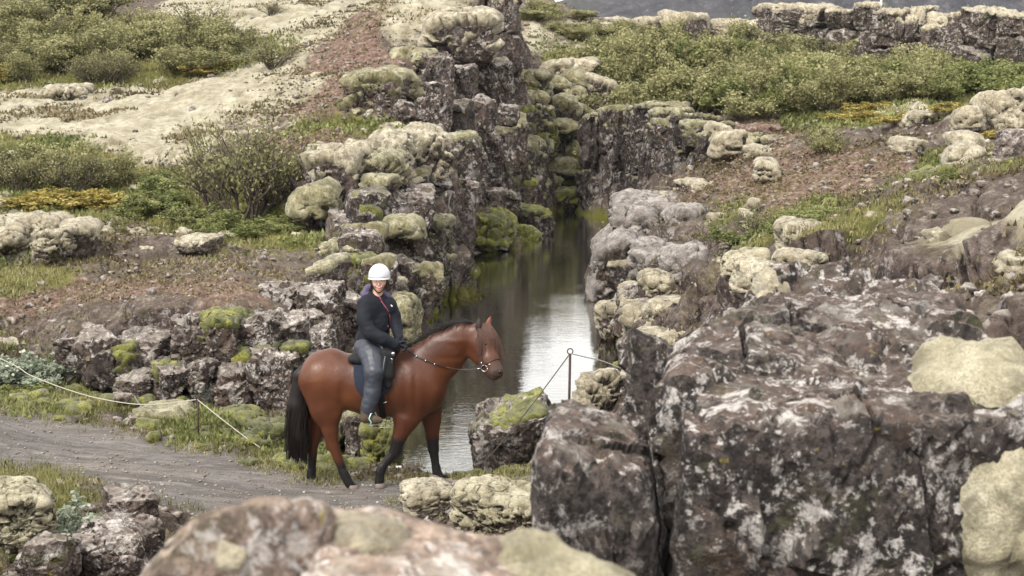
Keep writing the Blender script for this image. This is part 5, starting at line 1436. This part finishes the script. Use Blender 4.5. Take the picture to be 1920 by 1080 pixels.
tube_obj('rein_clip', [ring_c + np.array([-.075, -.006, -.004]), ring_c + np.array([-.03, -.006, -.002])], .006, STEEL, br)

# ------------------------------------------------------------------ saddle, draped over the barrel
sad = bpy.data.objects.new('saddle', None); COL.objects.link(sad); sad.parent = horse
def drape(name, outline, off, mat, parent, bulge=0.0, top=650, na=44, nx=26, sides=(-1,), thick=.012):
    """outline(t)->(x0,x1) in photo pixels for t 0..1 from the spine down the flank, to photo row outline.y"""
    for sg in sides:
        C0, DD, BU = [], [], []
        for i in range(na + 1):
            t = i / na; x0, x1, ang_ = outline(t)
            for j in range(nx + 1):
                f = j / nx
                C0.append(hp(x0 * (1 - f) + x1 * f, 712, 0.0)); DD.append([0, sg * math.sin(ang_), math.cos(ang_)])
                BU.append(bulge * math.sin(math.pi * f) * math.sin(math.pi * min(1, t + .2)))
        C0, DD, BU = np.array(C0), np.array(DD), np.array(BU)
        lo_, hi_ = np.zeros(len(C0)), np.full(len(C0), .7)
        for _ in range(13):
            mm_ = (lo_ + hi_) / 2; ins_ = field(HB[:6], C0 + DD * mm_[:, None]) < off
            lo_ = np.where(ins_, mm_, lo_); hi_ = np.where(ins_, hi_, mm_)
        VV = C0 + DD * (hi_ + BU)[:, None]
        w_ = nx + 1
        QQ = [[i * w_ + j, i * w_ + j + 1, (i + 1) * w_ + j + 1, (i + 1) * w_ + j] for i in range(na) for j in range(nx)]
        o = link(name, mesh_list(name, VV, QQ), mat, parent)
        m_ = o.modifiers.new('thickness', 'SOLIDIFY'); m_.thickness = thick; m_.offset = 0
def pad_outline(t):
    a = t * 2.05
    x0 = 672 - 5 * math.sin(math.pi * min(1, t * 1.2)); x1 = 738
    k = max(0, (t - .72) / .28); cx_ = (x0 + x1) / 2 - 8
    w = math.sqrt(max(0.0, 1 - k ** 2.2)); return cx_ + (x0 - cx_) * max(w, .15), cx_ + (x1 - cx_) * max(w, .15), a
def flap_outline(t):
    a = t * 1.75
    k = max(0, (t - .75) / .25); w = math.sqrt(max(0.0, 1 - k ** 2)); c_ = 716
    x0, x1 = 690 + 6 * t, 738 - 2 * t
    return c_ + (x0 - c_) * max(w, .2), c_ + (x1 - c_) * max(w, .2), a
drape('saddle_pad', pad_outline, .012, PADBLUE, sad, sides=(-1, 1))
drape('saddle_flap', flap_outline, .032, CORDURA, sad, bulge=.01, sides=(-1, 1))
seat = [pr(672,662,11, 700,662,17, s=1.5, k=.03), pr(700,662,17, 738,655,15, s=1.4, k=.03), pr(738,655,10, 742,648,6, s=1.6, k=.03), pr(672,662,11, 666,655,6, s=2.2, k=.02)]
Vs_, Qs_ = sdf_mesh('s', lambda P: field(seat, P), seat, .012, pad=.2)
link('seat', mesh_np('seat', Vs_, Qs_), LEATHER, sad)
girth = [hp(716, 728, -.28)]
drape('girth', lambda t: (713, 724, 1.7 + t * 1.44), .010, CORDURA, sad, nx=4, sides=(-1, 1))
ball('girth_buckle', on_surface(722, 754, horse_f) + np.array([0, -.02, 0]), .016, STEEL, sad, (1.6, .4, .5), rot=-.35)
def bag(name, label_cat, prims, mat, parent=None, wr=.004, h=.009):
    V_, Q_ = sdf_mesh(name, lambda P: field(prims, P) + wr * fbm(P * 16, 4, 3), prims, h)
    return link(name, mesh_np(name, V_, Q_), mat, parent)
sb = bag('saddle_bag', '', [pr(722,664,9, 732,666,8, -.27, s=.8, k=.03), pr(722,664,10, 720,700,12, -.27,-.30, s=.7, k=.03), pr(733,666,8, 730,704,9, -.27,-.30, s=.7, k=.03), pr(720,704,10, 728,722,7, -.29, s=.6, k=.03)], CORDURA)
tag(sb, 'black zipped bag strapped to the front of the saddle beside the rider\'s thigh', 'saddle bag')
ball('reflector', hp(737, 663.5, -.34), .020, STEEL, sb, (1, .5, 1))
tube_obj('buckle', [hp(733,672,-.345), hp(736,674,-.345), hp(734,679,-.345), hp(736,681,-.345)], .006, STEEL, sb)
tube_obj('strap', [hp(722,668,-.345), hp(719,686,-.365), hp(717,706,-.36)], .006, sm('grey_webbing', (.12,.13,.13), .7, .3), sb)
pch = bag('pouch', '', [pr(661,672,8, 673,667,9, -.12, s=1.3, k=.03), pr(661,674,8, 674,676,8, -.16, s=1.2, k=.03)], CORDURA)
tag(pch, 'small black pouch tied behind the saddle on the horse\'s back', 'pouch')

# ------------------------------------------------------------------ rider
SK = sm('skin', (0.62, 0.36, 0.27), .5, .35, nscale=20, amt=.12)
LEGR = lambda g=0: [pr(690,652,22+g, 698,668,22+g, -.10,-.20, s=.9, k=.04), pr(698,668,22+g, 702,700,17.5+g, -.20,-.335, s=.9, k=.03), pr(702,700,17+g, 697,738,15+g, -.335,-.36, s=.9, k=.02), pr(697,738,15+g, 690,768,12.5+g, -.36,-.375, s=.9, k=.02)]
LEGL = lambda g=0: [pr(700,652,21+g, 706,668,20+g, .10,.20, s=.9, k=.04), pr(706,668,20+g, 714,700,15+g, .20,.335, s=.9, k=.03), pr(714,700,15+g, 704,768,10+g, .335,.375, s=.9, k=.02)]
PELV = lambda g=0: [pr(690,650,25+g, 704,650,24+g, -.04,.04, s=1.1, k=.05), pr(684,656,20+g, 700,656,20+g, 0, s=1.5, k=.04)]
TOR = lambda g=0: [pr(697,640,26+g, 701,612,24+g, -.02,-.03, s=.95, k=.05), pr(701,612,24+g, 692,582,19+g, -.03,-.09, s=.9, k=.04), pr(703,610,24+g, 719,582,19+g, -.03,-.02, s=.9, k=.05), pr(689,572,15+g, 724,571,15+g, -.10,-.01, s=.9, k=.04),
                   pr(700,562,12+g, 714,561,12+g, -.06,-.03, k=.04)]
ARMR = lambda g=0: [pr(685,571,13+g, 682,598,12+g, -.12,-.19, k=.03), pr(682,598,12+g, 694,624,11+g, -.19,-.25, k=.025), pr(694,624,11.5+g, 718,636,10+g, -.25,-.26, k=.02), pr(718,636,10+g, 741,645,8+g, -.26,-.23, k=.02)]
ARML = lambda g=0: [pr(729,570,12.5+g, 738,590,11+g, -.02,-.01, k=.03), pr(738,590,11+g, 744,611,9.5+g, -.01,-.05, k=.02), pr(744,611,9.5+g, 748,634,7.5+g, -.05,-.16, k=.02)]
HC = hp(711, 527.5, -.10)
def hpt(dx, dz, dy): return HC + np.array([dx, dy, dz])
def pc(a, b, ra, rb, s=1.0, k=.012): return (np.array(a), np.array(b), ra, rb, s, k)
HEAD = [pc(hpt(-.002,.035,.03), hpt(.0,.02,.0), .086, .078, k=.03), pc(hpt(0,-.02,-.012), hpt(.0,-.058,-.030), .062, .040, k=.03), pc(hpt(0,-.085,-.028), hpt(0,-.088,-.033), .022, .020, k=.02),
        pc(hpt(.002,.008,-.082), hpt(.003,-.022,-.104), .007, .011, k=.012), pc(hpt(-.030,-.022,-.060), hpt(-.036,-.03,-.058), .022, .018, k=.02), pc(hpt(.030,-.022,-.060), hpt(.036,-.03,-.058), .022, .018, k=.02),
        pc(hpt(-.022,.024,-.070), hpt(.022,.024,-.070), .014, .014, k=.02), pc(hpt(-.075,.0,.012), hpt(-.078,-.02,.012), .012, .009, k=.012), pc(hpt(.075,.0,.012), hpt(.078,-.02,.012), .012, .009, k=.012)]
NECK = [pr(706,566,11, 709,544,9.5, -.06,-.06, k=.03)]
def hand(px, py, dy, sx, dirz, mats=None):
    """palm with four fingers curled round the rein and a thumb on top"""
    o = hp(px, py, dy); P = [pc(o + [-.03 * sx, 0, .004], o + [.018 * sx, -.004, -.006], .030, .028, .8, .02)]
    for q in range(4):
        b = o + np.array([.030 * sx, -.030 + .019 * q, -.006 - .003 * abs(q - 1)]); L = (.034, .040, .038, .030)[q]
        m1 = b + np.array([L * .8 * sx, -.004, -.018]); m2 = m1 + np.array([-.008 * sx, -.002, -.028]); m3 = m2 + np.array([-.026 * sx, 0, -.004])
        P += [pc(b, m1, .0105, .0098, 1, .005), pc(m1, m2, .0098, .009, 1, .004), pc(m2, m3, .009, .0082, 1, .004)]
    t0 = o + np.array([-.002 * sx, -.024, .020]); t1 = t0 + np.array([.032 * sx, -.008, .012]); t2 = t1 + np.array([.026 * sx, .004, -.006])
    P += [pc(t0, t1, .013, .0115, 1, .01), pc(t1, t2, .0115, .0095, 1, .005)]
    return P
HANDS = hand(750, 645, -.215, 1, 0) + hand(752, 640, -.155, 1, 0)
BODY = HEAD + NECK + TOR(-3) + PELV(-3) + ARMR(-3.5) + ARML(-3.2) + [pc(hp(738,645,-.23), hp(748,646,-.22), .022, .022), pc(hp(747,632,-.15), hp(751,639,-.155), .022, .022)] + LEGR(-4) + LEGL(-4) + HANDS
Vb, Qb = sdf_mesh('person', lambda P: field(BODY, P), BODY, .0095)
person = link('person', mesh_np('person', Vb, Qb), SK)
tag(person, 'smiling person in white riding helmet, black jacket and blue-grey trousers riding the bay horse', 'person')
def cloth(name, prims, mat, wr, h=.009, cut=None, seed=1, fq=9):
    def f(P):
        d = field(prims, P) + wr * (fbm(P * np.array([fq, fq, fq * 1.6]), seed, 3) - .35 * np.abs(vnoise(P * np.array([fq * 1.3, fq, fq * 2.2]), seed + 3)))
        if cut is not None: d = np.maximum(d, cut(P))
        return d
    V_, Q_ = sdf_mesh(name, f, prims, h)
    return link(name, mesh_np(name, V_, Q_), mat, person), V_
s = M('black_softshell'); s.base(s.mix(s.noise(8, 4), (0.005, 0.006, 0.009), (0.012, 0.015, 0.023))); s.rough(.75); s.bump(s.noise((18, 18, 26), 4, .6), .5, .01); JK = s.m
s = M('blue_grey_rain_trousers'); s.base(s.mix(s.noise(9, 4, .6), (0.018, 0.022, 0.030), (0.050, 0.057, 0.074))); s.rough(.42); s.b.inputs['Specular IOR Level'].default_value = .45; s.bump(s.noise((16, 16, 9), 4, .6), .7, .015); TRS = s.m
hem = hp(0, 647)[2]; neckz = hp(0, 546)[2]
JT = TOR(2.5) + [pr(694,642,28, 700,630,26, -.02, s=1.0, k=.05), pr(688,562,8, 722,560,8, -.10,-.02, s=1.2, k=.03), pr(690,556,7, 700,551,8, .02,.0, s=1.3, k=.03), pr(698,553,8, 716,553,8, -.02,-.01, s=1.6, k=.02)] + ARMR(1.8) + ARML(1.6)
jacket, Vj = cloth('jacket', JT, JK, .010, cut=lambda P: np.maximum(hem - .01 + .02 * np.sin(P[..., 0] * 14) - P[..., 2] - .6 * np.clip(P[..., 0] - hp(716, 0)[0], 0, 1), -1), seed=3)
trs, Vt_ = cloth('trousers', PELV(0) + LEGR(1) + LEGL(1), TRS, .012, cut=lambda P: hp(0, 773)[2] - P[..., 2], seed=6, fq=7)
hoodm = sm('purple_grey_hood', (0.10, 0.085, 0.14), .9, .2, nscale=40, amt=.6)
cloth('hood', [pr(684,552,7, 690,540,6, -.02,-.02, k=.03), pr(684,552,7, 700,556,7, -.02, s=1.6, k=.03), pr(690,540,5, 697,536,4, -.01, s=1.6, k=.03), pr(717,548,5, 728,556,6, -.03, s=1.2, k=.02)], hoodm, .006, seed=9, h=.008, fq=20)
# gloves over the hands
cloth('glove', [(a, b, ra + .004, rb + .004, s_, k) for a, b, ra, rb, s_, k in hand(750, 645, -.215, 1, 0)], sm('black_glove', (.012, .013, .016), .7, .3), .001, h=.005)
cloth('glove', [(a, b, ra + .004, rb + .004, s_, k) for a, b, ra, rb, s_, k in hand(752, 640, -.155, 1, 0)], bpy.data.materials['black_glove'], .001, h=.005)
# zip, pocket zip, chest badge: follow the jacket front
jf = lambda P: field(JT, P)
PINK = sm('pink_zip', (0.42, 0.08, 0.13), .5, .4)
zp = [(712,557),(716,566),(721,573),(727,581),(731,592),(732,603)]
tube_obj('zip', [on_surface(x, y, jf) + np.array([0, -.004, 0]) for x, y in zp], .0042, PINK, jacket)
tube_obj('pocket_zip', [on_surface(x, y, jf) + np.array([0, -.004, 0]) for x, y in ((727,610),(729,617),(731,622))], .005, PINK, jacket)
bd = on_surface(734, 573, jf) + np.array([0, -.004, 0])
ball('chest_badge', bd, .013, sm('white_badge', (.75, .72, .74), .5, .4), jacket, (1.25, .3, .7), rot=.7)
# helmet: shell, brim, strap
WH = sm('white_helmet_shell', (0.50, 0.51, 0.53), .25, .5, nscale=3, amt=.03)
hl = bpy.data.objects.new('helmet', None); COL.objects.link(hl); hl.parent = person
D_, T_ = ico(5)
hv = D_ * np.array([.112, .130, .105]); hc = hpt(0, .048, .022)
hv[:, 2] *= np.where(hv[:, 2] > 0, 1.22, 1.0); hv += hc
keep = (hv[:, 2] > hc[2] - .02 - .018 * (hv[:, 1] - hc[1]) / .13)[T_].all(1)
o = link('shell', mesh_np('shell', hv, T_[keep]), WH, hl); m_ = o.modifiers.new('thickness', 'SOLIDIFY'); m_.thickness = .012; m_.offset = -1
VV, QQ = [], []
for i in range(6):
    for j in range(17):
        a = math.radians(-70 + 140 * j / 16); t = i / 5; r = 1 + t * .13 * math.cos(a) ** .8
        VV.append(hc + np.array([math.sin(a) * .113 * (1 + .02 * t), -math.cos(a) * .131 * r, -.010 - .014 * t + .006 * math.cos(a)]))
QQ = [[i * 17 + j, i * 17 + j + 1, (i + 1) * 17 + j + 1, (i + 1) * 17 + j] for i in range(5) for j in range(16)]
o = link('peak', mesh_list('peak', VV, QQ), WH, hl); m_ = o.modifiers.new('thickness', 'SOLIDIFY'); m_.thickness = .006
hf = lambda P: field(HEAD, P)
BLK = sm('black_strap', (.015, .014, .015), .6, .3)
for sx in (-1, 1):
    tube_obj('chin_strap', [hpt(sx * .077, .03, -.01), hpt(sx * .073, -.02, -.024), hpt(sx * .055, -.065, -.036), hpt(sx * .02, -.103, -.045), hpt(0, -.110, -.046)], .006, BLK, hl)
HAIRM = sm('dark_hair', (.03, .018, .012), .5, .4)
rs = np.random.RandomState(9)
ro = [hpt(sx * rs.uniform(.066, .084), rs.uniform(-.01, .03), rs.uniform(-.03, .05)) for sx in (-1, 1) for _ in range(60)]
hair('hair', ro, [[(1 if q[0] > HC[0] else -1) * .1, .1, -1] for q in ro], [rs.uniform(.05, .10) for _ in ro], .005, HAIRM, person, 10, grav=.3, seg=5)
# features
EW = sm('eye_white', (.7, .68, .66), .3, .5); LIP = sm('lips', (.50, .14, .13), .4, .4); BROW = HAIRM
for sx in (-1, 1):
    ec = on_surface(*[float(v) for v in project(hpt(sx * .031, .004, 0)[None])][:2] if False else (711 + sx * 5.6, 526.6), hf)
    ball('eye', ec + np.array([0, .006, 0]), .0115, EW, person, (1.1, .8, .55)); ball('iris', ec + np.array([0, -.0012, 0]), .0055, EYE_M, person, (1, .6, .9))
    tube_obj('eyebrow', [on_surface(711 + sx * x, y, hf) + np.array([0, -.003, 0]) for x, y in ((2.6, 524.0), (6, 523.0), (9, 524.2))], .003, BROW, person)
tube_obj('lips', [on_surface(711 + x, y, hf) + np.array([0, -.001, 0]) for x, y in ((-6.4, 535.4), (-3.5, 537), (0, 537.2), (3.5, 537), (6.4, 535.4), (4, 539.4), (0, 540.8), (-4, 539.4), (-6.4, 535.4))], .0036, LIP, person)
tube_obj('teeth', [on_surface(711 + x, y, hf) + np.array([0, -.0015, 0]) for x, y in ((-5, 536.4), (-2.5, 538.3), (0, 538.8), (2.5, 538.3), (5, 536.4))], .0058, sm('teeth', (.8, .78, .74), .3, .5), person)
# boot and stirrup on the near side; the far one likewise
BOOT = sm('brown_boot', (0.075, 0.055, 0.035), .55, .4, nscale=25); SOLE = sm('boot_sole', (.012, .011, .011), .7, .3)
MINT = sm('pale_green_stirrup', (0.45, 0.68, 0.60), .3, .5, .3, amt=.05)
for dy, dx in ((-.38, 0), (.38, 14)):
    b_ = [pr(686+dx,764,10, 687+dx,781,11.5, dy, s=.85, k=.02), pr(685+dx,784,9.5, 703+dx,787,8.5, dy, s=.8, k=.02), pr(703+dx,787,8, 712+dx,788,6, dy, s=.85, k=.02)]
    V_, Q_ = sdf_mesh('boot', lambda P: np.maximum(field(b_, P), hp(0, 795.5)[2] - P[..., 2]), b_, .008); bo = link('boot', mesh_np('boot', V_, Q_), BOOT, person)
    so = [pr(684+dx,796.5,9, 710+dx,795,8, dy, s=.75, k=.02)]
    V_, Q_ = sdf_mesh('sole', lambda P: np.maximum(field(so, P), np.abs(P[..., 2] - hp(0, 797, 0)[2]) - .014), so, .008); link('sole', mesh_np('sole', V_, Q_), SOLE, bo)
    st = bpy.data.objects.new('stirrup', None); COL.objects.link(st); st.parent = sad
    d2 = dy - .052 if dy < 0 else dy + .052
    tube_obj('stirrup_arm', [hp(701+dx,771,dy), hp(695+dx,777,d2), hp(692+dx,785,d2), hp(696+dx,792,d2), hp(694+dx,798.5,d2)], .0075, MINT, st)
    d3 = 2 * dy - d2
    tube_obj('stirrup_arm', [hp(701+dx,771,dy), hp(706+dx,778,d3), hp(710+dx,787,d3), hp(708+dx,798.5,d3)], .0065, MINT, st)
    tube_obj('tread', [hp(694+dx,799,d2), hp(708+dx,799,d3)], .009, STEEL, st)
    tube_obj('eyelet', [hp(701+dx+2.6*math.cos(a), 769+2.6*math.sin(a), dy) for a in np.linspace(0, 2*math.pi, 14)], .004, STEEL, st)
    tube_obj('stirrup_leather', [hp(702+dx,767,dy), hp(708+dx,730,dy*.97), hp(712+dx,700,dy*.85)], .007, LEATHER, st)
# ------------------------------------------------------------------ rope fence and small things
IRON = sm('rusty_iron', (0.07, 0.045, 0.038), .7, .4, .5, nscale=50, amt=.4)
ROPE = sm('pale_rope', (0.42, 0.39, 0.33), .85, .2, nscale=120, amt=.35)
ROPEG = sm('weathered_grey_rope', (0.17, 0.17, 0.15), .85, .2, nscale=120, amt=.35)
def iron_post(px, py, D, label, h_extra=.3, ring=.022, rad=.011):
    top = at(px, py, D); base = Vector((top.x - .015, top.y + .01, float(gz(top.x, top.y)) - .1))
    if base.z > top.z - .4: base.z = top.z - .5
    e = bpy.data.objects.new('rope_post', None); COL.objects.link(e); e.location = base; tag(e, label, 'post')
    tube_obj('rod', [np.array(base) * 0, np.array(top - base) * .5, np.array(top - base)], rad, IRON, e, 8)
    c0 = np.array(top - base) + [0, 0, ring]
    tube_obj('ring', [c0 + np.array([math.cos(a) * ring, 0, math.sin(a) * ring]) for a in np.linspace(0, 2 * math.pi, 18)], rad * .5, IRON, e, 6)
    return top
def rope(label, pts, mat, rad=.0058, parts=False):
    """pts: (px,py,D) the rope passes through; two strands twisted"""
    K = np.array([np.array(at(*p)) for p in pts]); L = 60
    t = np.linspace(0, len(K) - 1, L * (len(K) - 1)); P = []
    for q in t:
        i = min(int(q), len(K) - 2); f = q - i
        p0, p1, p2, p3 = K[max(i - 1, 0)], K[i], K[i + 1], K[min(i + 2, len(K) - 1)]
        P.append(0.5 * ((2 * p1) + (-p0 + p2) * f + (2 * p0 - 5 * p1 + 4 * p2 - p3) * f * f + (-p0 + 3 * p1 - 3 * p2 + p3) * f ** 3))
    P = np.array(P); s_ = np.concatenate([[0], np.cumsum(np.linalg.norm(np.diff(P, axis=0), axis=1))])
    o = tube_obj('rope', P, rad * (1 + .12 * np.sin(s_ * 120)), mat, None, 6)
    tag(o, label, 'rope'); return o
iron_post(371, 750, 17.7, 'thin iron post with ring holding the pale rope left of the horse')
rope('pale rope sagging from the left edge of the photo to the thin iron post', [(-260,560,22), (0,672,20.2), (60,705,19.6), (150,738,19), (230,755,18.5), (290,758,18.2), (371,749,17.7)], ROPE)
r1 = rope('pale rope running down from the iron post to the rock behind the horse\'s tail', [(371,750,17.7), (425,793,17.5), (480,834,17.35), (528,862,17.2)], ROPE)
kn_ = [hpz for hpz in [np.array(at(528 + 5 * math.cos(a) - a * .8, 862 + 4 * math.sin(a) + a * .6, 17.2 - .02 * a)) for a in np.linspace(0, 9, 26)]]
tube_obj('knot', kn_, .009, ROPE, r1)
tube_obj('loose_end', [np.array(at(528,862,17.2)), np.array(at(518,871,17.15)), np.array(at(505,874,17.1))], .007, ROPE, r1)
rope('frayed grey rope piece lying on the mossy stone below the rope', [(252,742,18.9), (262,758,18.7), (275,768,18.6), (290,778,18.5)], ROPEG, .007)
iron_post(1069, 664, 15.6, 'tall iron post with a ring standing by the water right of the horse\'s head', ring=.028, rad=.013)
rope('dark thin rope slanting from the ringed post down past the pool-edge boulder', [(1068,664,15.6), (1020,729,16.0), (970,794,16.4), (930,842,16.8), (905,868,17.0)], ROPEG, .006)
rope('dark thin rope running right from the ringed post behind the near rock', [(1070,663,15.6), (1100,670,15.4), (1135,679,15.2), (1200,705,14.8)], ROPEG, .006)
e = tag(bpy.data.objects.new('stake', None), 'short dark stake in the grass at the foot of the slanting rope', 'stake'); COL.objects.link(e)
sp = at(905, 868, 17.0); e.location = sp
tube_obj('stake_rod', [np.array([0, 0, .02]), np.array([-.005, 0, -.28])], .012, IRON, e, 7)
tube_obj('stake_tie', [np.array([math.cos(a) * .018, math.sin(a) * .018, -.01 + a * .002]) for a in np.linspace(0, 12, 30)], .005, ROPEG, e, 5)
# small dark marker block with a white lid by the front hooves
e = tag(bpy.data.objects.new('marker_block', None), 'little dark box with a white top at the water\'s edge behind the hooves', 'marker'); COL.objects.link(e)
bp = at(747, 888, 17.15); e.location = bp
def box_obj(name, sx, sy, sz, c, mat, parent, bev=.004):
    bm = bmesh.new(); bmesh.ops.create_cube(bm, size=1); bmesh.ops.scale(bm, vec=(sx, sy, sz), verts=bm.verts)
    bmesh.ops.bevel(bm, geom=bm.edges[:], offset=bev, segments=2, affect='EDGES'); bmesh.ops.translate(bm, vec=c, verts=bm.verts)
    me = bpy.data.meshes.new(name); bm.to_mesh(me); bm.free(); return link(name, me, mat, parent)
box_obj('body', .062, .05, .13, (0, 0, .0), sm('dark_plastic', (.02, .02, .024), .5, .4), e)
box_obj('lid', .076, .06, .016, (0, 0, .074), sm('white_plastic', (.7, .7, .68), .4, .4), e)
# little white marker on the skyline scarp
e = tag(bpy.data.objects.new('marker_post', None), 'tiny white post standing on the skyline scarp', 'marker'); COL.objects.link(e)
e.location = at(1652, 12, 66)
tube_obj('pole', [np.array([0, 0, -.1]), np.array([0, 0, .35])], .035, bpy.data.materials['white_plastic'], e, 8)
tube_obj('cap', [np.array([0, 0, .35]), np.array([0, 0, .40])], .05, bpy.data.materials['dark_plastic'], e, 8)
